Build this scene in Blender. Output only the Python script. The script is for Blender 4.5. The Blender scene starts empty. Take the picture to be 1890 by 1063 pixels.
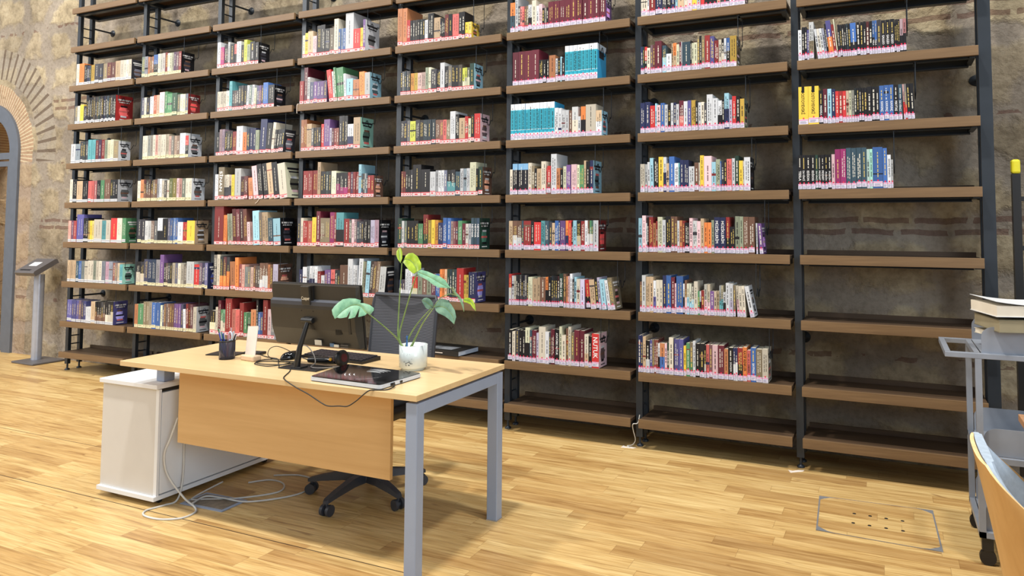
import bpy, bmesh, math, random
from mathutils import Vector, Matrix
random.seed(7)
R = math.radians
SC = bpy.context.scene
COL = SC.collection
W_PX, H_PX = 1890.0, 1063.0

# ---------------- camera ----------------
CAM = Vector((7.4546, -4.3091, 1.4383))
YAW, PITCH, ROLL, FPX = -0.40625, 0.05311, 0.00145, 1293.45
PPX, PPY = 137.75, -186.02
fwd = Vector((math.sin(YAW)*math.cos(PITCH), math.cos(YAW)*math.cos(PITCH), math.sin(PITCH)))
rgt = Vector((math.cos(YAW), -math.sin(YAW), 0)); upv = rgt.cross(fwd)
r2 = math.cos(ROLL)*rgt + math.sin(ROLL)*upv; u2 = -math.sin(ROLL)*rgt + math.cos(ROLL)*upv
cd = bpy.data.cameras.new('camera'); cam = bpy.data.objects.new('camera', cd); COL.objects.link(cam)
M = Matrix((r2, u2, -fwd)).transposed().to_4x4(); M.translation = CAM
cam.matrix_world = M
cd.sensor_width = 36.0; cd.sensor_fit = 'HORIZONTAL'; cd.lens = 36.0*FPX/W_PX
cd.shift_x = -PPX/W_PX; cd.shift_y = PPY/W_PX; cd.clip_start = .05
SC.camera = cam

# ---------------- light and exposure ----------------
def lin(c):
    return c/12.92 if c <= .04045 else ((c+.055)/1.055)**2.4
def rgb(r, g, b):
    return (lin(r/255), lin(g/255), lin(b/255))
SC.view_settings.view_transform = 'Standard'; SC.view_settings.look = 'None'
SC.view_settings.exposure = 0.0; SC.view_settings.gamma = 1.0; SC.view_settings.use_curve_mapping = False
wd = bpy.data.worlds.new('world'); SC.world = wd; wd.use_nodes = True
wd.node_tree.nodes['Background'].inputs[0].default_value = (.90, .95, 1.0, 1)
wd.node_tree.nodes['Background'].inputs[1].default_value = 0.43
def area(name, loc, target, sx, sy, power, color):
    l = bpy.data.lights.new(name, 'AREA'); l.shape = 'RECTANGLE'; l.size = sx; l.size_y = sy
    l.energy = power; l.color = color
    o = bpy.data.objects.new(name, l); COL.objects.link(o); o.location = loc
    o.rotation_euler = (Vector(target)-Vector(loc)).to_track_quat('-Z', 'Y').to_euler()
    return o
for i, (lx, ly, pw_) in enumerate(((1.6, -3.4, 420), (5.6, -3.4, 560), (8.8, -2.0, 330))):
    area('ceiling_light', (lx, ly, 9.0), (lx, ly+1.6, 0), .6, .35, pw_, (1.0, .95, .88))
area('window_light', (12.5, -6.5, 3.4), (5, -.6, 1.2), 3.0, 3.6, 280, (.76, .88, 1.0))
area('left_window_light', (-1.6, -4.5, 4.2), (-.9, .4, 1.6), 3.6, 3.6, 380, (1.0, .97, .93))
area('passage_lamp', (-2.2, 1.0, 3.4), (-2.1, 1.9, 1.2), .5, .5, 500, (1.0, .86, .66))

# ---------------- mesh helpers ----------------
class MB:
    """collects faces; build() links them as ONE mesh object"""
    def __init__(s): s.v=[]; s.f=[]; s.c=[]; s.sm=[]
    def face(s, pts, col=(1,1,1), smooth=False):
        n=len(s.v); s.v += [tuple(p) for p in pts]; s.f.append(tuple(range(n, n+len(pts)))); s.c.append(col); s.sm.append(smooth)
    def grid(s, rows, col=(1,1,1), smooth=True, closed=False, flip=False):
        n=len(s.v); m=len(rows[0])
        for r in rows: s.v += [tuple(p) for p in r]
        for i in range(len(rows)-1):
            for j in range(m if closed else m-1):
                a=n+i*m+j; b=n+i*m+(j+1)%m; c=n+(i+1)*m+(j+1)%m; d=n+(i+1)*m+j
                s.f.append((a,d,c,b) if flip else (a,b,c,d)); s.c.append(col); s.sm.append(smooth)
    def box(s, x0,y0,z0,x1,y1,z1, col=(1,1,1), X=None, bev=0):
        if bev:
            bm=bmesh.new(); bmesh.ops.create_cube(bm,size=1)
            for v in bm.verts: v.co=Vector(((x0+x1)/2+v.co.x*(x1-x0),(y0+y1)/2+v.co.y*(y1-y0),(z0+z1)/2+v.co.z*(z1-z0)))
            bmesh.ops.bevel(bm,geom=bm.edges[:],offset=bev,segments=2,profile=.5,affect='EDGES')
            n=len(s.v); bm.verts.index_update()
            for v in bm.verts: s.v.append(tuple(X@v.co if X else v.co))
            for f in bm.faces: s.f.append(tuple(n+v.index for v in f.verts)); s.c.append(col); s.sm.append(False)
            bm.free(); return
        P=[Vector(p) for p in ((x0,y0,z0),(x1,y0,z0),(x1,y1,z0),(x0,y1,z0),(x0,y0,z1),(x1,y0,z1),(x1,y1,z1),(x0,y1,z1))]
        if X: P=[X@p for p in P]
        n=len(s.v); s.v += [tuple(p) for p in P]
        for q in ((0,3,2,1),(4,5,6,7),(0,1,5,4),(1,2,6,5),(2,3,7,6),(3,0,4,7)):
            s.f.append(tuple(n+i for i in q)); s.c.append(col); s.sm.append(False)
    def prism(s, pts, axis, a, b, col=(1,1,1), X=None, smooth=False):
        """2D outline extruded along axis 'x','y' or 'z' from a to b"""
        def mk(p,t):
            q={'x':(t,p[0],p[1]),'y':(p[0],t,p[1]),'z':(p[0],p[1],t)}[axis]
            q=Vector(q); return tuple(X@q) if X else tuple(q)
        A=[mk(p,a) for p in pts]; B=[mk(p,b) for p in pts]; n=len(s.v); k=len(pts)
        s.v += A+B
        s.f.append(tuple(range(n+k-1,n-1,-1))); s.c.append(col); s.sm.append(False)
        s.f.append(tuple(range(n+k,n+2*k))); s.c.append(col); s.sm.append(False)
        for i in range(k):
            j=(i+1)%k; s.f.append((n+i,n+j,n+k+j,n+k+i)); s.c.append(col); s.sm.append(smooth)
    def tube(s, pts, rad, n=8, col=(1,1,1), caps=True, X=None):
        P=[Vector(p) for p in pts]; rr=rad if isinstance(rad,(list,tuple)) else [rad]*len(P)
        rows=[]; prev=None
        for i,p in enumerate(P):
            t=((P[min(i+1,len(P)-1)]-P[max(i-1,0)])).normalized()
            if prev is None:
                a=t.orthogonal().normalized()
            else:
                a=(prev-t*prev.dot(t)); a=a.normalized() if a.length>1e-6 else t.orthogonal().normalized()
            prev=a; b=t.cross(a)
            row=[p+rr[i]*(math.cos(2*math.pi*k/n)*a+math.sin(2*math.pi*k/n)*b) for k in range(n)]
            if X: row=[X@q for q in row]
            rows.append(row)
        s.grid(rows,col,True,True)
        if caps: s.face(rows[0][::-1],col); s.face(rows[-1],col)
    def lathe(s, prof, c=(0,0,0), n=32, col=(1,1,1), X=None, smooth=True):
        rows=[]
        for r,z in prof:
            row=[Vector((c[0]+r*math.cos(2*math.pi*k/n),c[1]+r*math.sin(2*math.pi*k/n),c[2]+z)) for k in range(n)]
            if X: row=[X@q for q in row]
            rows.append(row)
        s.grid(rows,col,smooth,True)
        if prof[0][0]>1e-5: s.face(rows[0][::-1],col)
        if prof[-1][0]>1e-5: s.face(rows[-1],col)
    def build(s, name, mat, parent=None, normals=True):
        me=bpy.data.meshes.new(name); me.from_pydata(s.v,[],s.f)
        me.polygons.foreach_set('use_smooth',s.sm)
        if any(c!=(1,1,1) for c in s.c):
            at=me.color_attributes.new('Col','FLOAT_COLOR','CORNER'); d=[]
            for f,c in zip(s.f,s.c): d += [c[0],c[1],c[2],1.0]*len(f)
            at.data.foreach_set('color',d)
        for m in (mat if isinstance(mat,(list,tuple)) else [mat]): me.materials.append(m)
        me.update()
        if normals:
            bm=bmesh.new(); bm.from_mesh(me); bmesh.ops.recalc_face_normals(bm,faces=bm.faces[:]); bm.to_mesh(me); bm.free()
        o=bpy.data.objects.new(name,me); COL.objects.link(o)
        if parent: o.parent=parent
        return o
def tag(o, label=None, cat=None, group=None, kind=None):
    if label: o['label']=label
    if cat: o['category']=cat
    if group: o['group']=group
    if kind: o['kind']=kind
    return o
def empty(name, loc=(0,0,0), label=None, cat=None, group=None):
    o=bpy.data.objects.new(name,None); COL.objects.link(o); o.location=loc; o.empty_display_size=.05
    return tag(o,label,cat,group)
def copy_tree(o, parent=None):
    c=o.copy(); COL.objects.link(c); c.parent=parent
    for ch in o.children: copy_tree(ch,c)
    return c
GLY={}
def glyphs(txt):
    """outline text as mesh polygons, fitted to unit width and height, x right, y up"""
    if txt in GLY: return GLY[txt]
    cu=bpy.data.curves.new('lettering','FONT'); cu.body=txt; cu.size=1; cu.resolution_u=2; cu.offset=.012
    o=bpy.data.objects.new('lettering',cu); COL.objects.link(o)
    bpy.context.view_layer.update()
    me=o.evaluated_get(bpy.context.evaluated_depsgraph_get()).to_mesh()
    V=[v.co.copy() for v in me.vertices]; F=[tuple(p.vertices) for p in me.polygons]
    o.to_mesh_clear(); bpy.data.objects.remove(o); bpy.data.curves.remove(cu)
    x0=min(v.x for v in V); x1=max(v.x for v in V); y0=min(v.y for v in V); y1=max(v.y for v in V)
    GLY[txt]=([((v.x-x0)/(x1-x0),(v.y-y0)/(y1-y0)) for v in V],F,(x1-x0)/(y1-y0)); return GLY[txt]
def put_text(mb, txt, fn, col=(1,1,1)):
    V,F,_=glyphs(txt); n=len(mb.v)
    mb.v += [tuple(fn(u,v)) for u,v in V]
    for f in F: mb.f.append(tuple(n+i for i in f)); mb.c.append(col); mb.sm.append(False)

# ---------------- materials ----------------
class NT:
    def __init__(s,name):
        s.m=bpy.data.materials.new(name); s.m.use_nodes=True; s.t=s.m.node_tree; s.n=s.t.nodes; s.b=s.n['Principled BSDF']
    def new(s,typ,**k):
        n=s.n.new(typ)
        for a,b in k.items():
            if a.startswith('i_'):
                key=a[2:]; key=int(key) if key.isdigit() else key.replace('_',' ')
                s.set(n.inputs[key],b)
            else: setattr(n,a,b)
        return n
    def set(s,inp,v):
        if hasattr(v,'is_output') or isinstance(v,bpy.types.NodeSocket): s.t.links.new(v,inp)
        else:
            if isinstance(v,(tuple,list)) and len(v)==3 and inp.type=='RGBA': v=(*v,1)
            inp.default_value=v
    def math(s,op,a,b=0.0,c=None):
        n=s.new('ShaderNodeMath',operation=op); s.set(n.inputs[0],a); s.set(n.inputs[1],b)
        if c is not None: s.set(n.inputs[2],c)
        return n.outputs[0]
    def mix(s,f,a,b,bt='MIX'):
        n=s.new('ShaderNodeMix',data_type='RGBA',blend_type=bt); s.set(n.inputs[0],f); s.set(n.inputs[6],a); s.set(n.inputs[7],b); return n.outputs[2]
    def ramp(s,f,stops):
        n=s.new('ShaderNodeValToRGB'); s.set(n.inputs[0],f); e=n.color_ramp.elements
        while len(e)<len(stops): e.new(.5)
        for q,(p,c) in zip(e,stops): q.position=p; q.color=(*c,1) if len(c)==3 else c
        return n.outputs[0]
    def noise(s,vec,scale,detail=3,rough=.5,dist=0):
        n=s.new('ShaderNodeTexNoise'); s.set(n.inputs['Vector'],vec); n.inputs['Scale'].default_value=scale
        n.inputs['Detail'].default_value=detail; n.inputs['Roughness'].default_value=rough; n.inputs['Distortion'].default_value=dist
        return n.outputs[0]
    def obj(s): return s.new('ShaderNodeTexCoord').outputs['Object']
    def xyz(s,v):
        n=s.new('ShaderNodeSeparateXYZ'); s.set(n.inputs[0],v); return n.outputs
    def vec(s,x,y,z=0.0):
        n=s.new('ShaderNodeCombineXYZ'); s.set(n.inputs[0],x); s.set(n.inputs[1],y); s.set(n.inputs[2],z); return n.outputs[0]
    def scale(s,v,sc):
        n=s.new('ShaderNodeVectorMath',operation='MULTIPLY'); s.set(n.inputs[0],v); n.inputs[1].default_value=sc; return n.outputs[0]
    def bump(s,h,strength=.3,dist=.01):
        n=s.new('ShaderNodeBump'); s.set(n.inputs['Height'],h); n.inputs['Strength'].default_value=strength; n.inputs['Distance'].default_value=dist
        s.t.links.new(n.outputs[0],s.b.inputs['Normal'])
    def out(s,color=None,rough=.5,metal=0,spec=.5,**k):
        if color is not None: s.set(s.b.inputs['Base Color'],color)
        s.set(s.b.inputs['Roughness'],rough); s.set(s.b.inputs['Metallic'],metal); s.set(s.b.inputs['Specular IOR Level'],spec)
        for a,b in k.items(): s.set(s.b.inputs[a.replace('_',' ')],b)
        return s.m
def plain(name,c,rough=.5,metal=0,spec=.5,var=.06,sc=14.0,**k):
    t=NT(name); c=rgb(*c); nz=t.noise(t.obj(),sc,3)
    a=tuple(x*(1-var) for x in c); b=tuple(min(1,x*(1+var)) for x in c)
    return t.out(t.ramp(nz,[(.3,a),(.7,b)]),rough,metal,spec,**k)
def wood(name,c1,c2,axis=0,rough=.45,sc=1.0,spec=.4):
    t=NT(name); s=[26*sc,26*sc,26*sc]; s[axis]=1.4*sc
    v=t.scale(t.obj(),s); g=t.noise(v,1.0,5,.6,.6); g2=t.noise(t.scale(t.obj(),[q*4 for q in s]),1.0,2)
    f=t.math('ADD',t.math('MULTIPLY',g,.8),t.math('MULTIPLY',g2,.2))
    col=t.ramp(f,[(.3,rgb(*c1)),(.5,tuple((a+b)/2 for a,b in zip(rgb(*c1),rgb(*c2)))),(.68,rgb(*c2))])
    t.bump(g2,.08,.002)
    return t.out(col,rough,0,spec)
MAT={}
MAT['steel']=plain('dark_steel',(47,53,60),.42,.35,.5)
MAT['shelf_wood']=wood('shelf_wood',(96,74,50),(126,100,70),0,.5)
MAT['shelf_dark']=wood('shelf_board_wood',(66,51,38),(86,67,49),0,.5)
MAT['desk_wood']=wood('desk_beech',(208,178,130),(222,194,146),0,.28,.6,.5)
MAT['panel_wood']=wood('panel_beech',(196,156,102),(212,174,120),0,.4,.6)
MAT['grey_metal']=plain('light_grey_metal',(148,162,186),.42,.1,.5,var=.02)
MAT['white']=plain('white_laminate',(224,227,230),.35,var=.01)
MAT['offwhite']=plain('beige_laminate',(204,202,198),.3,var=.012)
MAT['black']=plain('black_plastic',(24,24,25),.4)
MAT['monitor']=plain('dark_monitor_plastic',(46,43,38),.38,var=.12)
MAT['monitor_vent']=plain('vent_plastic',(58,62,72),.5)
MAT['chrome']=plain('silver_plastic',(180,184,190),.25,.6)
MAT['gloss']=plain('gloss_black',(8,8,9),.06,0,.6)
MAT['clear']=plain('milky_edge',(205,212,222),.15)
MAT['pot']=plain('white_ceramic',(214,224,224),.18)
MAT['soil']=plain('soil',(50,38,28),.9,var=.4,sc=80)
MAT['mesh_fabric']=None
MAT['chair_plastic']=plain('chair_black_plastic',(52,55,62),.45)
MAT['cable_white']=plain('white_cable',(200,200,196),.5)
MAT['cable_black']=plain('black_cable',(30,29,28),.45)
MAT['wood_block']=wood('birch_block',(205,176,142),(222,196,166),0,.5,2)
MAT['card']=plain('white_card',(224,214,204),.6)
MAT['cart']=plain('grey_cart_metal',(140,146,156),.4,.2)
MAT['kiosk']=plain('kiosk_grey',(88,84,84),.45)
MAT['kiosk_pole']=plain('kiosk_pole',(168,174,188),.3,.5)
MAT['paper']=plain('page_paper',(222,214,196),.8)
MAT['plywood']=wood('plywood_face',(190,146,88),(206,164,106),2,.4,.7)
MAT['ply_edge']=wood('plywood_edge',(222,184,130),(240,208,160),2,.5)
MAT['cushion']=plain('blue_grey_fabric',(158,172,186),.9,var=.1,sc=60)
MAT['yellow']=plain('yellow_plastic',(220,210,40),.45)
MAT['orange']=plain('orange_plastic',(240,170,40),.4)
MAT['frame']=plain('door_frame_steel',(96,102,112),.45,.2)
MAT['letter']=plain('pale_lettering',(232,222,200),.5)
MAT['dark_table']=plain('dark_table_leg',(50,40,36),.5)
MAT['table_top']=wood('table_top_wood',(150,110,78),(176,134,98),0,.4)
def vcol(name,rough=.42,spec=.4):
    t=NT(name); a=t.new('ShaderNodeAttribute',attribute_name='Col').outputs['Color']
    nz=t.noise(t.obj(),220,2)
    return t.out(t.mix(.10,a,t.mix(nz,(.0,.0,.0),(1,1,1)),'OVERLAY'),rough,0,spec)
MAT['book']=vcol('book_print'); MAT['page']=vcol('book_pages',.9,.1); MAT['label']=vcol('paper_label',.6,.2)
MAT['pens']=vcol('pen_plastic',.3,.5)
def mesh_fabric():
    t=NT('chair_mesh_fabric'); z=t.xyz(t.obj())[2]; x=t.xyz(t.obj())[0]
    wv=t.math('SINE',t.math('MULTIPLY',t.math('ADD',z,t.math('MULTIPLY',t.noise(t.obj(),8),.006)),2*math.pi/.0085))
    return t.out(t.ramp(t.math('MULTIPLY_ADD',wv,.5,.5),[(.35,rgb(38,40,46)),(.75,rgb(104,106,114))]),.7)
MAT['mesh_fabric']=mesh_fabric()
def leaf_mat(name,c1,c2):
    t=NT(name); nz=t.noise(t.obj(),30,3)
    m=t.out(t.ramp(nz,[(.35,rgb(*c1)),(.65,rgb(*c2))]),.35,0,.5)
    return m
MAT['leaf']=leaf_mat('leaf_green',(104,158,128),(138,188,152)); MAT['leaf_dark']=leaf_mat('leaf_deep_green',(92,128,108),(118,154,130))
MAT['leaf_lime']=leaf_mat('leaf_lime',(140,170,40),(176,200,62)); MAT['stem']=leaf_mat('stem_green',(112,140,78),(140,164,100))

def floor_mat():
    t=NT('oak_parquet'); o=t.obj(); X,Y,Z_=t.xyz(o)
    rw=.092
    yy=t.math('DIVIDE',Y,rw); row=t.math('FLOOR',yy); fy=t.math('FRACT',yy)
    wn=t.new('ShaderNodeTexWhiteNoise',noise_dimensions='1D'); t.set(wn.inputs['W'],row)
    xx=t.math('DIVIDE',t.math('ADD',X,t.math('MULTIPLY',wn.outputs[0],3.7)),.72); colm=t.math('FLOOR',xx); fx=t.math('FRACT',xx)
    w2=t.new('ShaderNodeTexWhiteNoise',noise_dimensions='2D'); t.set(w2.inputs['Vector'],t.vec(colm,row))
    cid=w2.outputs[0]
    gv=t.vec(t.math('ADD',t.math('MULTIPLY',X,2.2),t.math('MULTIPLY',cid,40)),t.math('ADD',t.math('MULTIPLY',Y,34),t.math('MULTIPLY',cid,17)))
    g=t.noise(gv,1.0,5,.62,.8)
    g3=t.noise(t.vec(t.math('ADD',t.math('MULTIPLY',X,5),t.math('MULTIPLY',cid,40)),t.math('MULTIPLY',Y,120)),1.0,2)
    base=t.ramp(cid,[(0,rgb(184,150,98)),(.2,rgb(206,172,114)),(.45,rgb(216,186,128)),(.75,rgb(222,194,136)),(1,rgb(212,180,122))])
    c=t.mix(.85,base,t.ramp(g,[(.28,rgb(176,150,118)),(.45,rgb(232,222,206)),(.62,(1,1,1))]),'MULTIPLY')
    c=t.mix(.35,c,t.ramp(g3,[(.3,rgb(170,150,120)),(.6,(1,1,1))]),'MULTIPLY')
    kn=t.noise(t.vec(t.math('MULTIPLY',X,3.5),t.math('MULTIPLY',Y,13),cid),1.0,2,.5,1.2)
    c=t.mix(t.ramp(kn,[(.70,(0,0,0)),(.78,(.8,.8,.8))]),c,rgb(128,88,50))
    jy=t.math('LESS_THAN',t.math('MINIMUM',fy,t.math('SUBTRACT',1.0,fy)),.012)
    jx=t.math('LESS_THAN',fx,.003)
    j=t.math('MAXIMUM',jy,jx)
    # two open seams between laid panels
    s1=t.math('LESS_THAN',t.math('ABSOLUTE',t.math('ADD',Y,1.871)),.0028)
    s2=t.math('LESS_THAN',t.math('ABSOLUTE',t.math('ADD',Y,1.319)),.0022)
    lx=t.math('LESS_THAN',X,5.6); lx2=t.math('LESS_THAN',X,3.4)
    s=t.math('MAXIMUM',t.math('MULTIPLY',s1,lx),t.math('MULTIPLY',s2,lx2))
    c=t.mix(t.math('MULTIPLY',j,.5),c,rgb(120,84,46)); c=t.mix(s,c,rgb(60,44,30))
    big=t.noise(o,.9,2)
    c=t.mix(.25,c,t.ramp(big,[(.35,rgb(205,200,195)),(.65,(1,1,1))]),'MULTIPLY')
    t.bump(t.math('SUBTRACT',t.math('MULTIPLY',g,.3),j),.12,.002)
    return t.out(c,t.math('ADD',.30,t.math('MULTIPLY',g,.18)),0,.45)
MAT['floor']=floor_mat()

ARC_C=(-2.137,2.25); ARC_R=.577
def stone_mat(name='rubble_stone', arch=True, warm=0):
    t=NT(name); o=t.obj(); X,Y,Z_=t.xyz(o)
    # distort coordinates
    nA=t.new('ShaderNodeTexNoise'); t.set(nA.inputs['Vector'],o); nA.inputs['Scale'].default_value=3.2; nA.inputs['Detail'].default_value=4
    dv=t.new('ShaderNodeVectorMath',operation='SUBTRACT'); t.set(dv.inputs[0],nA.outputs[1]); dv.inputs[1].default_value=(.5,.5,.5)
    ds=t.scale(dv.outputs[0],(.22,.0,.20)); ad=t.new('ShaderNodeVectorMath',operation='ADD'); t.set(ad.inputs[0],o); t.set(ad.inputs[1],ds)
    DX,DY,DZ=t.xyz(ad.outputs[0])
    v=t.new('ShaderNodeTexVoronoi',feature='DISTANCE_TO_EDGE',voronoi_dimensions='2D'); t.set(v.inputs['Vector'],t.vec(t.math('MULTIPLY',DX,1.9),t.math('MULTIPLY',DZ,2.7))); v.inputs['Randomness'].default_value=.62; v.inputs['Scale'].default_value=1
    vc=t.new('ShaderNodeTexVoronoi',feature='F1',voronoi_dimensions='2D'); t.set(vc.inputs['Vector'],t.vec(t.math('MULTIPLY',DX,1.9),t.math('MULTIPLY',DZ,2.7))); vc.inputs['Randomness'].default_value=.62; vc.inputs['Scale'].default_value=1
    ed=v.outputs[0]
    cid=t.xyz(vc.outputs['Color'])[0]
    fine=t.noise(o,26,6,.65); mid=t.noise(o,7,5,.6); big=t.noise(o,1.1,3)
    stone=t.ramp(cid,[(0,rgb(190,177,150)),(.35,rgb(168,156,136)),(.7,rgb(196,183,155)),(1,rgb(162,151,133))])
    stone=t.mix(.7,stone,t.ramp(mid,[(.3,rgb(150,140,128)),(.55,rgb(235,230,220)),(.75,(1,1,1))]),'MULTIPLY')
    mort=t.mix(mid,rgb(140,130,118),rgb(164,153,138))
    mk=t.math('SMOOTHSTEP',ed,.0,.0) if False else t.ramp(t.math('ADD',ed,t.math('MULTIPLY',t.math('SUBTRACT',mid,.5),.42)),[(.10,(0,0,0)),(.23,(1,1,1))])
    c=t.mix(mk,mort,stone)
    c=t.mix(.45,c,t.ramp(fine,[(.3,rgb(176,172,166)),(.55,(1,1,1))]),'MULTIPLY')
    c=t.mix(.5,c,t.ramp(big,[(.35,rgb(150,146,142)),(.62,(1,1,1))]),'MULTIPLY')
    # flat brick courses
    bm_=None
    wob=t.math('MULTIPLY',t.math('SUBTRACT',t.noise(o,6,4),.5),.05)
    for zc,off,ln in ((1.398,.0,.30),(1.468,.17,.31),(2.70,.1,.33),(2.785,.22,.34),(.62,.1,.3),(3.62,.0,.3),(2.10,.1,.28)):
        d=t.math('ABSOLUTE',t.math('SUBTRACT',t.math('ADD',Z_,wob),zc))
        inz=t.math('LESS_THAN',d,.0165 if zc not in(2.10,) else .011)
        fx=t.math('FRACT',t.math('DIVIDE',t.math('ADD',t.math('ADD',X,off),t.math('MULTIPLY',wob,2)),ln))
        inx=t.math('GREATER_THAN',fx,.11)
        q=t.math('MULTIPLY',inz,inx)
        if zc in (.62,3.62,2.10): q=t.math('MULTIPLY',q,t.math('GREATER_THAN',mid,.52))
        bm_=q if bm_ is None else t.math('MAXIMUM',bm_,q)
    brick=t.mix(fine,rgb(78,50,44),rgb(104,72,62))
    if arch:
        px=t.math('SUBTRACT',X,ARC_C[0]); pz=t.math('SUBTRACT',Z_,ARC_C[1])
        r=t.math('SQRT',t.math('ADD',t.math('MULTIPLY',px,px),t.math('MULTIPLY',pz,pz)))
        r=t.math('ADD',r,t.math('MULTIPLY',wob,2.0))
        th=t.math('ARCTAN2',pz,px)
        above=t.math('GREATER_THAN',pz,-.12)
        bm_=t.math('MULTIPLY',bm_,t.math('GREATER_THAN',r,1.26))
        f1=t.math('FRACT',t.math('MULTIPLY',th,17.0))
        in1=t.math('MULTIPLY',t.math('LESS_THAN',r,.80),above)
        inner=t.mix(t.math('GREATER_THAN',f1,.32),rgb(186,172,144),t.mix(fine,rgb(142,112,90),rgb(170,144,116)))
        c=t.mix(t.math('MULTIPLY',in1,.85),c,inner)
        jamb=t.math('MULTIPLY',t.math('LESS_THAN',t.math('ABSOLUTE',px),.80),t.math('LESS_THAN',pz,-.12))
        c=t.mix(t.math('MULTIPLY',jamb,.25),c,rgb(170,138,112))
        f2=t.math('FRACT',t.math('ADD',t.math('MULTIPLY',th,9.2),.2))
        in2=t.math('MULTIPLY',t.math('MULTIPLY',t.math('GREATER_THAN',r,.88),t.math('LESS_THAN',r,1.22)),above)
        c=t.mix(t.math('MULTIPLY',in2,.45),c,rgb(150,142,128))
        v2=t.math('MULTIPLY',in2,t.math('LESS_THAN',f2,.30))
        c=t.mix(t.math('MULTIPLY',v2,.85),c,rgb(92,78,66))
    c=t.mix(t.math('MULTIPLY',bm_,.62),c,brick)
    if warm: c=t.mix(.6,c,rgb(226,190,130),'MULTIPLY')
    h=t.math('ADD',t.math('MULTIPLY',mk,.5),t.math('ADD',t.math('MULTIPLY',fine,.35),t.math('MULTIPLY',mid,1.0)))
    h=t.math('SUBTRACT',h,t.math('MULTIPLY',bm_,.3))
    t.bump(h,.6,.035)
    return t.out(c,.92,0,.15)
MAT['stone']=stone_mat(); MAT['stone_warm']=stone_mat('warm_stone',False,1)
g=NT('door_glass'); g.out((.9,.95,.95),.03,0,.5,Transmission_Weight=1.0,IOR=1.02); MAT['glass']=g.m

# ---------------- the room ----------------
fl=MB(); fl.box(-5,-9,-.08,12,.44,0); tag(fl.build('floor',MAT['floor']),kind='structure')
pf=MB(); pf.box(-4,.44,-.08,0,2.6,0); tag(pf.build('floor_passage',MAT['floor']),kind='structure')
WY=.42
wl=MB(); XR=ARC_C[0]+ARC_R; XL=ARC_C[0]-ARC_R; TOP=6.2
wl.box(XR,WY,0,11.5,WY+.6,ARC_C[1]); wl.box(-5,WY,0,XL,WY+.6,ARC_C[1])
arc=[(ARC_C[0]+ARC_R*math.cos(a),ARC_C[1]+ARC_R*math.sin(a)) for a in [math.pi*i/28 for i in range(29)]]
wl.prism([(11.5,ARC_C[1])]+[(11.5,TOP)]+[(ARC_C[0],TOP)]+arc[14::-1],'y',WY,WY+.6)
wl.prism([(ARC_C[0],TOP),(-5,TOP),(-5,ARC_C[1])]+arc[28:13:-1],'y',WY,WY+.6)
tag(wl.build('wall_back',MAT['stone']),kind='structure')
pw=MB(); pw.box(-5,2.4,0,.5,2.6,4.5); pw.box(-.2,1.0,0,0,2.4,4.5); tag(pw.build('wall_passage',MAT['stone_warm']),kind='structure')
dr=bpy.data.objects.new('door_1',None); COL.objects.link(dr); dr.location=(ARC_C[0],WY+.02,0); tag(dr,kind='structure')
def rel(mb,o):
    mb.v=[(x-o.location.x,y-o.location.y,z-o.location.z) for x,y,z in mb.v]; return mb
fr=MB(); ri=ARC_R-.165
A=[(ARC_C[0]+ARC_R*math.cos(a),ARC_C[1]+ARC_R*math.sin(a)) for a in [math.pi*i/36 for i in range(37)]]
B=[(ARC_C[0]+ri*math.cos(a),ARC_C[1]+ri*math.sin(a)) for a in [math.pi*i/36 for i in range(37)]]
for i in range(36): fr.prism([A[i],A[i+1],B[i+1],B[i]],'y',WY-.025,WY+.05)
for s in(1,-1): fr.box(*sorted((ARC_C[0]+s*ri,ARC_C[0]+s*ARC_R))[:1],WY-.025,0,sorted((ARC_C[0]+s*ri,ARC_C[0]+s*ARC_R))[1],WY+.05,ARC_C[1])
rel(fr,dr).build('door_frame',MAT['frame'],dr)
m=MB(); m.box(ARC_C[0]-ri,WY-.005,ARC_C[1]-.075,ARC_C[0]+ri,WY+.04,ARC_C[1]+.0); rel(m,dr).build('transom',MAT['frame'],dr)
for s in (1,-1):
    m=MB(); x0,x1=(ARC_C[0]+.004,ARC_C[0]+ri-.03) if s>0 else (ARC_C[0]-ri+.03,ARC_C[0]-.004)
    z1=ARC_C[1]-.095
    m.box(x0,WY+.01,.01,x0+.06,WY+.04,z1); m.box(x1-.06,WY+.01,.01,x1,WY+.04,z1); m.box(x0+.06,WY+.01,.01,x1-.06,WY+.04,.10); m.box(x0+.06,WY+.01,z1-.06,x1-.06,WY+.04,z1)
    lf=rel(m,dr).build('door_leaf',MAT['frame'],dr)
    m=MB(); m.box(x0+.055,WY+.022,.095,x1-.055,WY+.028,z1-.055); rel(m,dr).build('glass_pane',MAT['glass'],lf)
m=MB(); m.prism([(x,z) for x,z in B],'y',WY+.02,WY+.026); rel(m,dr).build('fanlight_glass',MAT['glass'],dr)

# ---------------- the wall bookcase ----------------
SL=[0.0,0.9963,2.0009,3.0023,3.9965,4.9775,5.9625,6.9712]; SR=[0.9521,1.9564,2.9541,3.9507,4.9298,5.9074,6.9132,7.9245]
SZ=[0.195,0.4914,0.8757,1.2598,1.6459,2.0318,2.4192,2.8026,3.1932,3.5837]
ORD=['zeroth','first','second','third','fourth','fifth','sixth','seventh','eighth','ninth','tenth','eleventh','twelfth','thirteenth','fourteenth','fifteenth','sixteenth','seventeenth','eighteenth','nineteenth','twentieth']
def ordn(n):
    if n<=20: return ORD[n]
    t={2:'twenty',3:'thirty',4:'forty'}[n//10]; tt={2:'twentieth',3:'thirtieth',4:'fortieth'}[n//10]
    return tt if n%10==0 else t+'-'+ORD[n%10]
BAY={1:'leftmost bay',2:'second bay from left',3:'third bay from left',4:'fourth bay from left',5:'fourth bay from right',6:'third bay from right',7:'second bay from right',8:'rightmost bay'}
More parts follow.
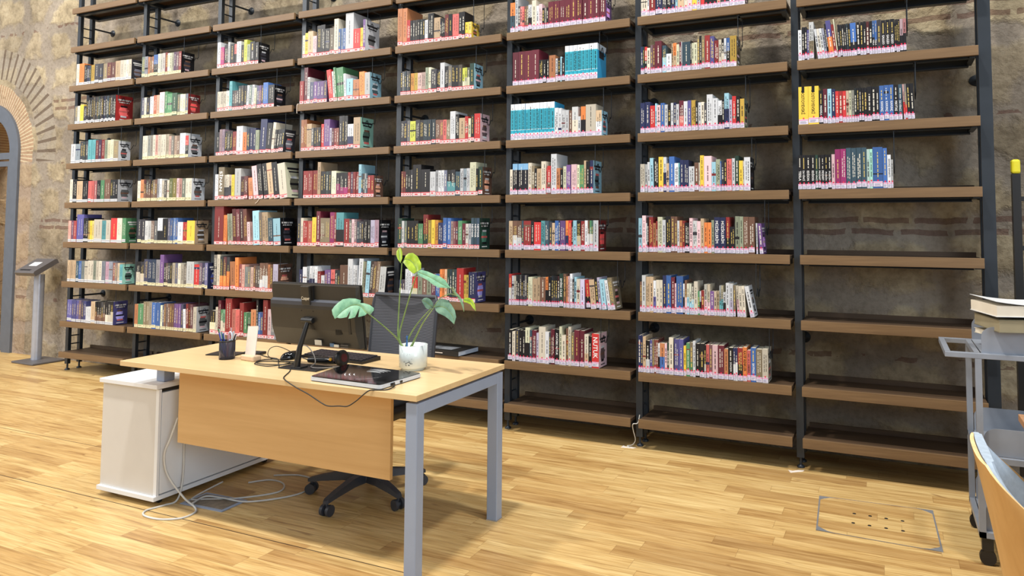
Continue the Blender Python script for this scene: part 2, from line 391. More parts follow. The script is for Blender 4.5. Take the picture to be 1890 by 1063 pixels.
def rowname(r): return 'bottom shelf' if r==0 else ordn(r+1)+' shelf up'
protos={}
def make_shelf(b):
    w=SR[b]-SL[b]
    root=empty('bookshelf',(0,0,0))
    m=MB(); m.box(0,.018,-.026,w,.30,-.006); m.build('shelf_board',MAT['shelf_dark'],root)
    m=MB(); m.box(0,0,-.055,w,.018,0,bev=.0012); m.build('front_lip',MAT['shelf_wood'],root)
    m=MB(); m.box(.01,.288,-.006,w-.01,.302,.022); m.build('back_lip',MAT['shelf_dark'],root)
    m=MB()
    m.box(.03,.045,-.058,w-.03,.050,-.026); m.box(.03,.045,-.060,w-.03,.085,-.056)
    m.box(.03,.235,-.074,w-.03,.240,-.026); m.box(.03,.200,-.076,w-.03,.240,-.072)
    for x in (.012,w-.042): m.box(x,.035,-.062,x+.03,.25,-.026)
    m.build('steel_bracket',MAT['steel'],root)
    return root
for b in range(8):
    for r in range(10):
        if r==9 and b>2: continue
        if r==8 and b>5: continue
        if b not in protos: o=protos[b]=make_shelf(b)
        else: o=copy_tree(protos[b])
        o.location=(SL[b],0,SZ[r])
        ti='mid brown wooden wall shelf, '+rowname(r)+' in the '+BAY[b+1]
        tag(o,ti,'shelf','wooden shelves of the wall bookcase')
xs=[SL[b]-.0440 for b in range(8)]+[7.932]
pst=None
for i,x in enumerate(xs):
    if pst is None:
        root=empty('ladder_upright',(0,0,0)); zt=3.95
        m=MB(); m.box(0,.085,.06,.043,.115,zt); m.build('front_post',MAT['steel'],root)
        m=MB(); m.box(0,.195,.06,.043,.225,zt); m.build('rear_post',MAT['steel'],root)
        for z in (.25,.33,.72,1.06,1.5,1.9,2.28,2.66,3.05,3.33,3.42,3.80):
            m=MB(); m.tube([(.0215,.112,z),(.0215,.198,z)],.006); m.build('rung',MAT['steel'],root)
        for z in (.72,1.62,2.30,3.44):
            m=MB(); m.tube([(.0215,.222,z),(.0215,WY-.012,z)],.009); m.lathe([(.035,0),(.035,.006),(.012,.012),(.012,.03)],X=Matrix.Translation((.0215,WY,z))@Matrix.Rotation(R(90),4,'X'),n=20)
            m.build('wall_stud',MAT['steel'],root)
        for y in (.10,.21):
            m=MB(); m.tube([(.0215,y,.012),(.0215,y,.062)],.008); m.lathe([(.022,0),(.022,.008),(.012,.016)],c=(.0215,y,0),n=18); m.build('levelling_foot',MAT['steel'],root)
        pst=root; o=root
    else: o=copy_tree(pst)
    o.location=(x,0,0)
    if i==8: o.scale.x=1.45
    where=['at the left end of the bookcase']+['between the %s and %s bays from left'%(ORD[k],ORD[k+1]) for k in range(1,8)]+['at the right end of the bookcase']
    tag(o,'dark steel ladder upright '+where[i],'upright','steel ladder uprights of the wall bookcase')
BOOKS='''
8 6|6978,21,187,w 6999,16,202,k 7015,14,201,k 7029,12,184,v 7041,27,227,Gz 4*7090,57,184,w>7 7147,9,210,k>6 7156,28,227,vo>6 7184,16,201,R>6 7200,6,232,i>6 6*7206,70,194,k>2 7276,32,196,bk>2 7308,17,196,k>1 4*7325,65,196,k 2*7390,25,197,bk=TESLA 7415,22,197,K 3*7437,71,194,k=GALILEO 3*7508,27,191,k 2*7535,34,191,pk|k
8 5|6975,56,228,y=DOSTOYEVSKİ 7031,60,228,y=DOSTOYEVSKİ 7091,24,200,k=MANDELA 7115,24,207,m 7139,23,205,c 7162,21,203,B 3*7183,59,187,r 3*7242,45,187,i 3*7287,38,199,k 2*7325,30,198,k 7355,26,202,k 7381,20,201,k 7401,20,199,k 3*7421,75,203,b=KAVUNÇ 7496,25,202,k=MAYTAS 7521,20,202,T=DA_VİNCİ 2*7541,20,203,pr>2 7561,17,203,k>2 7578,20,203,k>2|k
8 4|6966,23,205,k=TESLA 6989,23,204,k=DA_VİNCİ 7012,28,203,k=EDİSON 7040,25,204,k=EDİSON 7065,16,203,N=DA_VİNCİ 7081,16,203,k=MOZART 7097,20,202,k=MOZART 7117,19,203,k=PUSKİN 7136,20,202,k=PUSKİN 7156,19,203,p 2*7175,61,233,M 4*7236,111,237,T 2*7347,32,227,a 7379,53,235,b 7432,23,230,b 7455,20,190,w=SAVAŞ_SANATI 7475,11,162,G|g
7 7|5984,45,172,W 6029,12,170,w 6041,42,180,R 6083,47,176,B 6130,30,186,K 6160,28,170,k 6188,30,189,B 6218,16,171,c 6234,41,175,U 6275,25,208,W 6300,29,201,p 6329,30,173,y 6359,24,185,G 6383,26,170,r 6409,23,171,k 2*6432,57,197,k 6489,22,194,U 6511,56,204,K 6567,34,170,w 6601,26,187,k 6627,38,172,W|k
7 6|5982,15,184,B 5997,11,183,N 6008,17,181,rk 6025,23,172,W 2*6048,31,189,e 6079,46,212,m 6125,5,179,k 6130,26,177,Tc 6156,35,120,w 6191,11,185,U 6202,22,187,oU 6224,19,176,i 6243,13,190,m 6256,6,190,w 6262,53,188,T 6315,8,194,k 6323,15,176,i 6338,22,177,i 6360,15,214,z 6375,13,217,k 6388,21,211,z 6409,34,215,R 6443,26,206,v 6469,28,176,R 6497,19,180,W 6516,15,181,kW 6531,15,183,w 6546,21,185,bk 6567,42,196,Y|z
7 5|5978,32,200,B 6010,35,204,B 6045,34,178,r 6079,11,190,c 6090,25,177,p 6115,27,191,b 6142,22,178,w 6164,21,175,k 6185,17,187,w 6202,17,188,B 6219,20,177,w 6239,30,197,me 6269,26,192,w 6295,23,196,v 6318,28,194,Y 6346,16,188,k 6362,21,179,wG 6383,19,179,W 6402,16,174,K 6418,37,224,w 6455,33,196,w 6488,27,180,wk 6515,15,187,k 6530,29,225,cB 6559,19,182,l 6578,25,203,r 6603,23,199,k 6626,27,183,Y|s
7 4|5977,31,184,W 6008,17,183,G 6025,17,197,w>1 6042,24,221,c>1 6066,32,215,k 6098,32,226,y 6130,20,224,wB 6150,18,183,U 6168,35,226,b 6203,27,184,w 6230,9,184,t 6239,25,203,B 6264,33,202,B 6297,37,160,w 6334,27,183,u 6361,9,182,W 6370,24,226,y 6394,49,220,p 6443,27,183,c 6470,27,198,s 6497,8,184,b 6505,15,184,K 6520,18,191,k 6538,31,199,e 6569,20,202,w 6589,24,217,N 6613,24,186,y 6637,8,183,W 6645,38,204,w|k
7 3|5964,24,219,c 5988,25,236,p 6013,10,187,w 6023,10,224,k 6033,28,227,R 6061,20,187,O 6081,11,199,R 6092,32,226,i 6124,23,207,w 6147,34,231,k 6181,24,230,u 6205,18,228,u 6223,15,203,w 6238,18,203,O 6256,15,201,R 6271,31,190,k 6302,21,219,p 6323,28,201,G 6351,23,199,p 6374,22,217,U 6396,21,192,o 6417,25,192,o 6442,18,205,s 6460,37,223,B=MÜZİKLERİM 6497,35,223,B=MÜZİKLERİM 6532,23,223,Rk 6555,35,164,k 6590,25,229,s 6615,24,228,s 6639,32,226,u 6671,37,226,u 6717,10,188,w>1 6727,23,184,P>4|P
7 2|5971,15,192,u 5986,26,235,G 6012,27,225,U 6039,24,226,U 6063,18,202,wv 6081,23,207,W 6104,21,208,W 6125,24,238,B 6149,31,239,b 6180,25,228,m 6205,10,190,p 6215,44,237,b 6259,10,190,wk 6269,14,213,up 3*6283,45,190,ic 6328,25,206,W 6353,12,146,n 6365,10,147,wk 6375,19,152,R 2*6394,37,191,Wp 6431,24,150,P 2*6455,33,151,U 2*6488,24,187,it 6512,16,146,wk 6528,22,204,w 6550,23,200,wl 6573,15,190,z 6588,16,189,Wp>3 6604,18,187,W>3 6622,19,188,W>3 6661,26,189,w>11|w
7 1|5960,17,233,B 5977,14,234,B 5991,20,228,U 6011,26,204,kw 6037,16,209,v 3*6053,39,211,z 6092,12,190,wk 6104,32,192,Ob 6136,16,193,p 6152,12,201,N 6164,29,232,W 6193,6,189,k 6199,30,225,v 6229,30,227,v 6259,17,187,y 6276,23,206,n 6299,20,209,zn 6319,17,220,w 6336,25,205,k 6361,30,207,k 6391,11,203,kw 2*6402,40,204,e 6442,34,204,p 6476,38,206,m 6514,25,187,O 6539,31,196,k=DÖNÜŞÜM 6570,13,197,Bw 6583,14,198,Bw 6597,31,200,Rk 6628,25,204,o=KAYIP_RENKLER 6653,22,187,e=SAMARRA 6675,32,203,b=BAYPASS 6707,36,199,z 6743,35,201,W|W
6 7|5001,39,215,oT 5040,23,266,w 5063,17,185,K 3*5080,50,179,e 5130,16,180,z 5146,29,184,wk 5175,34,211,W 5209,21,169,w 5230,26,180,p 3*5256,47,149,k 10*5303,430,186,m|P
6 6|5021,46,240,m 5067,53,239,m 5120,56,239,m 5176,57,240,m 5233,31,167,k 5264,25,165,k 5289,22,167,k 5311,49,190,O 5360,16,166,w 5376,22,169,k 5398,10,174,c 5408,25,165,k 8*5433,243,244,Q|b
6 5|12*5010,345,254,Q 5355,28,207,w 5383,25,205,w 5408,27,189,w 5435,28,187,w 5463,23,184,u 5486,45,206,GW 5531,21,139,w 5552,36,206,ok 5588,75,215,W 5663,42,172,Uw|c
6 4|5006,23,179,W 3*5029,122,217,Z 5151,27,219,W 5178,23,199,z 5201,18,180,k 5219,36,179,U 5255,36,226,W 5291,10,182,e 5301,27,194,ru 5328,43,276,w 5371,28,177,O 5399,22,168,k 5421,25,187,i 5446,32,197,P 5483,41,200,p 5524,20,195,i 5544,32,194,n 5576,16,223,U 5592,27,217,k 5619,25,223,B|c
6 3|5003,29,203,U 2*5032,71,203,uw 5103,15,203,T 5118,58,203,R 5176,25,201,k 5201,53,194,r 5254,31,203,t 5285,30,203,T 5315,23,196,K 5338,22,189,U 5360,28,203,b 5388,12,203,B 5400,40,204,P 5440,23,204,oB 5463,23,204,r 5486,10,198,k 5496,28,204,c 5524,30,203,kW 5554,29,201,R 5583,22,204,w 3*5605,38,204,nw 5643,38,204,w=ATATÜRK_KİTAPLARI|R
6 2|5005,22,215,rw 5027,18,202,w 5045,16,200,W 7*5061,97,210,kK 5158,33,199,i 5191,38,189,U 5229,20,199,U 5249,41,198,u 5290,22,201,ok 5312,23,204,k 4*5335,62,212,kK 5397,29,229,N=EMİRE_ÜLKE 5426,20,227,u 5446,15,212,O 5461,12,212,p 5473,19,228,w 5492,15,193,K 5507,17,209,c 5524,26,195,W 5550,32,196,l 5582,31,193,rk>4 5613,38,196,U>5 5651,21,208,k>5 5672,17,211,l>5 5689,33,199,c>6 5722,23,196,w>8 5745,32,212,z>8|z
6 1|5001,34,215,k=MEVLANA 5035,24,203,W 5059,28,219,K 5087,24,215,k 5111,25,212,k 5136,36,235,ik 5172,18,220,T 5190,31,220,m 5221,19,203,l 5240,51,246,W 5291,29,215,w 5320,14,211,K 5334,28,235,m 5362,34,235,k=ATATÜRK_NUTUK 5396,20,257,i 5416,30,200,W 5446,18,246,u 5464,20,260,W 5484,24,222,z 5508,38,239,m 5546,35,239,m 5581,30,215,WU 5611,24,204,k 5635,51,224,r=NUTUK|p
5 7|4008,46,293,O 4054,41,291,O 4095,32,196,r 6*4127,134,188,k 4261,29,177,w 4290,53,223,k 4343,58,185,U 3*4401,41,175,k 2*4442,66,198,k 4508,57,192,e 2*4565,54,201,k 2*4619,56,120,y|y
5 6|5*4042,94,185,k 2*4136,66,164,y 2*4202,73,163,p 2*4275,49,197,i 4324,52,180,K 4376,31,167,k 4407,39,221,w 5*4446,154,191,k 3*4600,65,165,Li 4665,36,193,N|c
5 5|3*4053,86,192,k 4139,50,184,L 4189,38,193,K 4*4227,143,189,k 4370,39,182,u 2*4409,59,179,e 4468,32,177,z 4500,46,237,w 4546,30,213,k 4576,53,184,U 4629,27,193,r 4656,24,176,i 4680,28,200,k 4708,50,207,r|p
5 4|2*4063,41,191,R 3*4104,67,201,k 4171,75,239,k 4246,81,202,k 4327,49,183,w 4*4376,103,190,w 2*4479,72,190,kt 4551,41,177,T 3*4592,83,197,w 4675,52,240,i 4727,17,194,k 4744,37,205,N|u
5 3|4038,39,223,N 2*4077,44,204,G 3*4121,107,204,k 4228,43,183,n 4271,44,250,RN 3*4315,91,209,y 4406,43,189,B 2*4449,66,224,b 3*4515,65,199,m 4580,35,204,n 4615,29,184,m 2*4644,47,182,w 3*4691,69,223,T=NEYMAR|N
5 2|2*4058,58,143,Bw 2*4116,62,227,w 4178,50,172,ri 3*4228,123,186,s 2*4351,73,198,b 3*4424,63,232,o 4*4487,86,234,N 4573,59,244,r 2*4632,40,196,Y 4672,58,217,B|v
4 7|3044,26,188,i 3070,30,205,y 3100,56,216,U 3156,40,172,p 2*3196,87,254,k 2*3283,94,220,k 3377,45,289,W 3*3422,71,202,b 3493,81,321,w 3574,69,185,r 3643,28,188,y 3671,23,251,P|w
4 6|3025,42,192,R 3067,40,303,m 3107,27,220,G 5*3134,181,177,P 3337,43,261,r>8 3380,21,246,G>6 3401,21,278,n>6 3422,71,271,n>5 3493,21,218,w>4 3514,62,173,c 3576,62,162,O 3638,52,219,o>2 3690,51,209,G>1|c
4 5|2*3046,62,258,o 3108,52,221,U 4*3160,101,187,k 3261,29,213,r 3290,62,249,P 3352,20,176,l 3*3372,75,172,R 3*3447,88,266,k 3535,58,197,wB 3593,68,247,U|a
4 4|3*3083,153,223,R 3236,32,289,U 4*3268,111,214,K 3379,50,214,i 3*3429,118,198,kM 4*3547,107,200,R 3654,27,257,c 4*3681,64,187,T 2*3745,60,169,R|u
4 3|3031,34,227,K 3065,30,227,W 2*3095,94,203,r 3189,44,232,y 3233,40,282,m 2*3273,100,226,z 3373,47,270,M 3420,19,270,R 3439,76,270,tk 3515,55,221,R 3*3570,76,215,p 3*3646,67,199,K 2*3713,67,210,k 2*3780,80,210,l|k
4 2|3062,37,196,B 3099,47,216,w 4*3146,112,223,wB 3258,36,185,R 3294,35,154,w 2*3329,64,199,P 3393,42,202,e 2*3435,51,201,k 3486,80,241,u 3566,48,290,w 2*3614,47,243,w 3661,41,293,w>-3 2*3702,33,273,s>-3 3735,36,279,c>-4 3*3771,90,276,u>-4 3861,59,235,G>-5|k
3 7|2053,40,230,w 2093,45,184,M 2138,47,200,k 2185,25,222,G 2210,50,199,k 2260,30,196,ek 2290,53,214,G 2343,33,181,k 2376,37,222,L 2413,36,179,s 2449,56,198,k=DARWIN 2505,41,187,k|k
3 6|4*2069,145,175,W 2214,33,257,t 3*2247,78,173,K 3*2325,93,208,k 3*2418,85,206,w>-3 2503,28,175,i>-3 3*2531,76,193,P 2607,55,212,b 2662,70,189,k|k
3 5|2065,47,207,k 2*2112,62,227,p 3*2174,95,210,k 2269,46,202,R 2315,74,246,w 2389,48,190,o 3*2437,104,220,B 2541,40,200,s 2581,74,290,B>-3 2655,59,251,k>-5 2714,32,256,W>-6 4*2746,107,192,k>-6|K
3 4|2068,43,224,w 2111,71,284,z=SİNAN 3*2182,91,216,WK 2273,33,215,y 2306,73,266,G 2*2379,84,199,m 2463,48,182,O>4 2511,60,281,p>7 2571,55,296,k>7 2626,58,301,k>8 2684,59,305,U>8 2743,62,303,k>8 2805,84,295,W>8|i
3 3|2080,109,330,R 2189,41,253,o 3*2230,61,265,s>4 4*2291,170,305,R>4 2*2461,64,195,p>4 2525,76,287,c>4 3*2601,101,275,U>4 2702,54,229,T>4 2756,80,223,c>4|k
3 2|2*2088,75,296,W 3*2163,112,280,Ko 2275,61,241,O>3 2336,40,276,o>2 2*2376,68,220,e 3*2444,100,199,W 3*2544,71,212,u 3*2615,93,237,uw 2*2708,54,227,O 2762,56,229,l|u
3 1|2054,67,202,ki 2121,33,233,W 2154,33,293,m 2*2187,55,214,nW 2242,76,310,R 2*2318,92,222,e 2410,48,282,R 2*2458,79,205,n 2537,63,231,O 2600,24,312,k 2*2624,54,213,b 2678,51,317,R 2*2729,81,242,w|w
2 7|2*1057,86,195,W 3*1143,76,188,O 1219,57,202,bk 3*1276,103,205,W 1379,27,209,R 3*1406,87,200,i 3*1493,102,200,R|k
2 6|2*1077,67,191,W 1144,44,187,K 1188,51,197,w 2*1239,84,203,O 1323,65,224,p 1388,37,228,n 2*1425,131,206,n 4*1556,141,189,i|R
2 5|10*1107,355,221,W 4*1462,145,201,W 1607,72,222,w 1679,41,196,rk|w
2 4|1057,42,190,W 1099,47,201,O 4*1146,126,198,ku 2*1272,56,197,u 2*1328,61,202,w 3*1389,101,187,W 2*1490,94,203,Y 1584,32,202,p 4*1616,163,198,W|w
2 3|2*1081,99,219,K 4*1180,168,206,G 1348,70,231,wk 1418,69,225,k 4*1487,133,230,b 1620,64,194,w 1684,53,194,r 1737,100,206,y|U
2 2|2*1079,108,215,kW 4*1187,213,238,B 1400,51,282,P 4*1451,112,211,K 3*1563,111,213,W 2*1674,75,203,z 1749,93,229,G 1842,64,207,r 3*1906,110,221,v|B
2 1|1075,47,211,O 1122,75,215,n 3*1197,116,236,z 2*1313,110,235,b 2*1423,51,213,i 5*1474,129,231,u 4*1603,117,236,P 1720,30,195,w>3 3*1750,87,241,R>2 1837,43,220,W|w
1 7|87,43,215,W 130,75,215,o 205,53,196,k 2*258,53,185,K 311,59,186,Y 2*370,125,189,K 495,65,183,z 2*560,118,185,R 678,69,192,U 747,55,194,W 3*802,109,191,W|K
1 6|2*90,75,178,W 165,54,188,y 219,48,171,K 17*267,433,249,k|r
1 5|2*50,140,190,w 3*190,126,211,K 2*316,109,220,t 3*425,140,213,R 3*565,131,207,i 696,70,191,z|w
1 4|54,43,227,W 97,64,225,k 161,95,209,U 256,84,207,k 3*340,129,204,e 469,57,210,k 526,55,208,n 581,87,213,u 3*668,110,210,k|w
1 3|3*57,128,207,e 185,106,267,v 291,73,233,k 3*364,87,207,y 451,118,220,W 569,61,207,t 630,64,213,W 694,96,232,r 790,69,232,W 859,52,232,n|n
1 2|3*71,128,206,U 2*199,84,201,b 2*283,94,203,W 5*377,211,208,W 3*588,160,205,l 3*748,99,194,U 847,43,183,t|a
1 1|8*86,288,207,v 374,78,152,w 452,62,207,U 5*514,145,207,ku 3*659,115,218,kW|v
'''
# ---------------- books ----------------
PAL={'k':(26,26,31),'K':(60,60,68),'w':(208,213,220),'W':(206,198,180),'g':(140,140,145),'G':(186,190,192),'r':(205,48,48),'R':(140,42,42),'m':(104,34,50),'M':(158,44,108),
'p':(226,186,194),'P':(112,78,140),'b':(58,102,176),'B':(38,46,90),'c':(150,204,226),'t':(84,158,168),'T':(52,78,94),'n':(78,140,94),'N':(34,62,52),'y':(240,200,56),'Y':(188,152,56),
'o':(238,130,60),'O':(190,120,76),'u':(116,82,66),'U':(192,164,130),'l':(192,186,216),'L':(200,208,70),'s':(140,150,126),'e':(216,100,96),'i':(212,214,182),'a':(156,220,200),'v':(84,82,150),'z':(136,122,96),
'Z':(26,28,38),'Q':(40,160,190)}
PAL={k_:tuple((v_*.87+.13*(.3*c_[0]+.59*c_[1]+.11*c_[2]))*.96 for v_ in c_) for k_,c_ in PAL.items()}
NAME={'k':'black','K':'charcoal','w':'white','W':'cream','g':'grey','G':'pale grey','r':'red','R':'brick red','m':'maroon','M':'magenta','p':'pale pink','P':'purple','b':'blue','B':'navy','c':'light blue','t':'teal',
'T':'slate','n':'green','N':'dark green','y':'yellow','Y':'mustard','o':'orange','O':'rusty orange','u':'brown','U':'tan','l':'lilac','L':'lime','s':'sage','e':'salmon red','i':'ivory','a':'mint','v':'indigo','z':'khaki','Z':'black and blue','Q':'teal'}
BK=[]
for line in BOOKS.strip().split('\n'):
    a,toks,cov=line.split('|'); bay,row=map(int,a.split()); lst=[]
    for t in toks.split():
        title=None; lean=0.0
        if '=' in t: t,title=t.split('=')
        if '>' in t: t,l=t.split('>'); lean=float(l)
        n=1
        if '*' in t: n,t=t.split('*'); n=int(n)
        x,w,h,c=t.split(','); x=float(x)/1000; w=float(w)/1000; h=float(h)/1000
        for i in range(n): lst.append(dict(x=x+w/n*i,w=w/n,h=h*(1 if n>1 and c[0] in 'QZ' else 1+random.uniform(-.006,.006)),c=c[0],c2=c[1:] or None,lean=lean,title=title.replace('_',' ') if title else None,bay=bay,row=row,rep=n))
    for a_,b_ in zip(lst,lst[1:]):
        need=a_['x']+a_['w']+max(0.0,math.sin(R(max(0,b_['lean'])-max(0,a_['lean']))))*min(a_['h'],b_['h'])+max(0.0,math.sin(R(max(0,-a_['lean'])-max(0,-b_['lean']))))*min(a_['h'],b_['h'])
        if b_['x']<need: b_['x']=need
    for i,b in enumerate(lst): b['i']=i+1; b['last']=(i==len(lst)-1); b['cov']=cov if b['last'] else None
    BK+=lst
for b in BK:
    d=math.hypot(b['x']-CAM.x,-CAM.y); b['area']=b['w']*b['h']/d**2*(4.3/d)
BK_sorted=sorted(BK,key=lambda b:-b['area']); SINGLE=set(id(b) for b in BK_sorted[:300])
def jit(c,a): return tuple(max(0,min(1,lin(max(0,min(255,v*(1+a)))/255))) for v in c)
def lum(c): return .3*c[0]+.59*c[1]+.11*c[2]
def build_book(b, mbc, mbp, mbl, mbt):
    """cover, page block, label and lettering of one upright book, into four meshes (world coordinates)"""
    rnd=random.Random(int(b['x']*10000)+b['row']*77+b['bay']*991)
    w=max(.0035,b['w']-(.0026 if b['c']=='Q' else .0013)); h=b['h']; x=b['x']; z=SZ[b['row']-0]+.0008
    ln=R(b['lean']); dep=min(.205,max(.105,h*.66+rnd.uniform(-.012,.006)))
    if b['c'] in 'Q': dep=.16
    y0=.010+rnd.uniform(0,.005)
    if b['lean']:
        px=x+w if b['lean']<0 else x
        X=Matrix.Translation((px,0,z))@Matrix.Rotation(-ln,4,'Y')@Matrix.Translation((-px,0,-z))
    else: X=Matrix.Identity(4)
    c1=PAL[b['c']]; a=rnd.uniform(-.12,.10) if b['c'] not in 'Qy' else 0
    if id(b) not in SINGLE and b['rep']>1 and b['c'] not in 'QZ' and rnd.random()<.6:
        o_=PAL[rnd.choice('kKWuRBzGNkT')]; q=rnd.uniform(.25,.7); c1=tuple(u_*(1-q)+v_*q for u_,v_ in zip(c1,o_))
    C1=jit(c1,a); c2=PAL[b['c2']] if b['c2'] else c1; C2=jit(c2,a)
    cover=PAL[b['cov']] if b['cov'] else c1; CV=jit(cover,a)
    t=min(.0012,w*.2)
    # spine (with colour zones)
    def zone(z0,z1,col): mbc.box(x,y0,z+z0,x+w,y0+t,z+z1,col,X)
    if b['c']=='Q':
        zone(0,.045,jit((224,230,236),0)); zone(.045,.068,jit((44,160,186),0)); zone(.068,.0705,jit((230,240,245),0)); zone(.0705,h*.82,jit((48,150,172),0)); zone(h*.82,h*.835,jit((120,200,220),0)); zone(h*.835,h,jit((232,234,238),0)); CV=jit((54,164,216),0)
    elif b['c']=='Z':
        zone(0,h*.80,C1); zone(h*.80,h,jit((122,170,210),0))
    elif b['c2']:
        f={'1':.5}.get('x',rnd.choice((.42,.5,.56))); zone(0,h*f,C2); zone(h*f,h,C1)
    elif b['title'] and b['title'].startswith('DOSTO'):
        zone(0,h,C1); mbc.box(x+w*.33,y0-.0004,z+h*.84,x+w*.62,y0,z+h,jit((20,18,16),0),X)
    else:
        zone(0,h,C1)
        if w>.012 and rnd.random()<.12 and b['rep']<4: 
            q=rnd.uniform(.25,.8); mbc.box(x,y0-.0002,z+h*q,x+w,y0,z+h*(q+rnd.uniform(.02,.1)),jit(PAL[rnd.choice('kKuRB')],0),X)
    mbc.box(x,y0+t,z,x+t,y0+dep,z+h,C1,X); mbc.box(x+w-t,y0+t,z,x+w,y0+dep,z+h,CV,X)
    if b['cov']:   # the last book of a row shows its cover: plain blocks and lines of print
        dk=jit(cover,-.55) if lum(cover)>110 else jit(cover,1.2)
        lt=jit((225,225,225),0) if lum(cover)<130 else jit((40,40,46),0)
        xx=x+w
        def pc(a0,b0,a1,b1,col): mbc.box(xx,y0+dep*a0,z+h*b0,xx+.0003,y0+dep*a1,z+h*b1,col,X)
        if b['c']=='Q': pc(0,.82,1,1,jit((214,226,236),0)); pc(.2,.6,.75,.8,jit((30,40,50),0))
        else:
            k=rnd.random()
            pc(.12,.80,.88,.86,lt); pc(.2,.72,.8,.76,lt); 
            cy=.38; 
            for q in range(7):
                hw=.30*math.cos((q-3)/3.6); pc(.5-hw,.16+q*.065,.5+hw*rnd.uniform(.5,1),.225+q*.065,dk if q%3 else jit(PAL[rnd.choice('weupk')],0))
            pc(.25,.06,.75,.09,lt)
    mbp.box(x+t,y0+t,z+.002,x+w-t,y0+dep-.003,z+h-.0025,jit((222,214,192),rnd.uniform(-.08,.05)),X)
    # lettering
    dark=lum(c1)>120
    tc=jit((30,28,30) if dark else rnd.choice(((232,228,214),(232,228,214),(222,196,110))),0)
    yf=y0-.0005
    zb=.052; hh=h-zb-.012
    def P(u,v,u0,u1,v0,v1): return X@Vector((x+w*(u0+(u1-u0)*v),yf,z+v1-(v1-v0)*u))
    if b['title']:
        s=b['title']; asp=glyphs(s)[2]
        two=len(s)<=8 and b['h']<.215
        u0,u1=.18,.82; tw=w*(u1-u0); L=min(hh*(.42 if two else .86),tw*asp*1.25)
        if L/asp<tw*.8: tw2=L/asp*1.15; u0=.5-tw2/w/2; u1=.5+tw2/w/2
        v0=zb if two else zb+(hh-L)*.5
        put_text(mbt,s,lambda u,v:P(u,v,u0,u1,v0,v0+L),jit((24,20,16),0) if dark else jit((232,232,232),0))
        if two:
            for q in range(14):
                zz=zb+hh*.5+q*.0055
                if zz<h-.02 and rnd.random()<.85: mbt.face([X@Vector(p) for p in ((x+w*.38,yf,z+zz),(x+w*.58,yf,z+zz),(x+w*.58,yf,z+zz+.004),(x+w*.38,yf,z+zz+.004))],tc)
    elif w>.006:
        lines=2 if w>.024 and rnd.random()<.5 else 1
        for li in range(lines):
            cw=min(.0065,w*.42)/ (1 if lines==1 else 1.3); xc=x+w*(.5 if lines==1 else (.34,.68)[li]); zz=zb+rnd.uniform(0,.02)+.004; ze=h*rnd.uniform(.72,.93)
            bold=rnd.random()<.35
            while zz<ze:
                wl_=rnd.randint(3,8)
                for q in range(wl_):
                    if zz>ze: break
                    lh=cw*rnd.uniform(.35,.62)
                    k=cw*(.42 if not bold else .58)*rnd.uniform(.75,1)
                    mbt.face([X@Vector(p) for p in ((xc-k,yf,z+zz),(xc+k,yf,z+zz),(xc+k,yf,z+zz+lh),(xc-k,yf,z+zz+lh))],tc); zz+=lh+cw*.22
                zz+=cw*.9
    # spine label
    ys=y0-.0008
    def lab(z0,z1,col,a0=.02,a1=.98): mbl.box(x+w*a0,ys,z+z0,x+w*a1,y0,z+z1,col,X)
    bb=b['bay']; off=.003 if rnd.random()<.8 else .010
    if bb==1: lab(off,off+.024,jit((204,206,210),0)); mbl.box(x+w*.02,ys-.0002,z+off+.011,x+w*.98,ys,z+off+.0145,jit((40,40,60),0),X)
    elif bb==2: lab(off,off+.026,jit((208,202,166),0)); mbl.box(x+w*.1,ys-.0002,z+off+.016,x+w*.7,ys,z+off+.019,jit((70,60,50),0),X)
    elif bb<=5:
        lab(off,off+.026,jit((214,192,194),0)); mbl.box(x+w*.02,ys-.0002,z+off+.023,x+w*.98,ys,z+off+.028,jit((200,70,80),0),X)
        if w>.008: mbl.box(x+w*.25,ys-.0003,z+off+.008,x+w*.6,ys,z+off+.017,jit((196,76,86),0),X)
    else:
        lab(off,off+.030,jit((206,202,218),0)); mbl.box(x+w*.02,ys-.0002,z+off+.0225,x+w*.98,ys,z+off+.0275,jit((214,140,178),0),X)
        for q in range(3): mbl.box(x+w*.15,ys-.0003,z+off+.005+q*.005,x+w*rnd.uniform(.5,.85),ys,z+off+.0068+q*.005,jit((112,110,140),0),X)
        mbl.box(x+w*.5-min(.004,w*.3),ys-.0004,z+off+.031,x+w*.5+min(.004,w*.3),ys+.0004,z+off+.039,jit((214,48,84),0),X)
mass=[MB(),MB(),MB(),MB()]
for b in BK:
    if id(b) not in SINGLE:
        build_book(b,*mass); continue
    ms=[MB(),MB(),MB(),MB()]; build_book(b,*ms)
    org=Vector((b['x'],0.01,SZ[b['row']]))
    for q in ms: q.v=[(v[0]-org.x,v[1]-org.y,v[2]-org.z) for v in q.v]
    o=ms[0].build('book',MAT['book']); o.location=org
    ms[1].build('page_block',MAT['page'],o)
    ms[2].build('spine_label',MAT['label'],o)
    if ms[3].f: ms[3].build('spine_lettering',MAT['book'],o,normals=False)
    col=NAME[b['c']]
    if b['c2'] and b['c2']!=b['c']: col=col+' and '+NAME[b['c2']] if len(col.split())+len(NAME[b['c2']].split())<3 else col
    size='leaning ' if abs(b['lean'])>3 else ('thick ' if b['w']>.036 else ('slim ' if b['w']<.017 else ''))
    pos='last book on the right' if b['last'] else ('first book from left' if b['i']==1 else ordn(b['i'])+' book from left')
    lb='%s%s, %s, %s, %s'%(size,col,pos,rowname(b['row']),BAY[b['bay']])
    tag(o,lb,'book','library books on the '+rowname(b['row'])+', '+BAY[b['bay']])
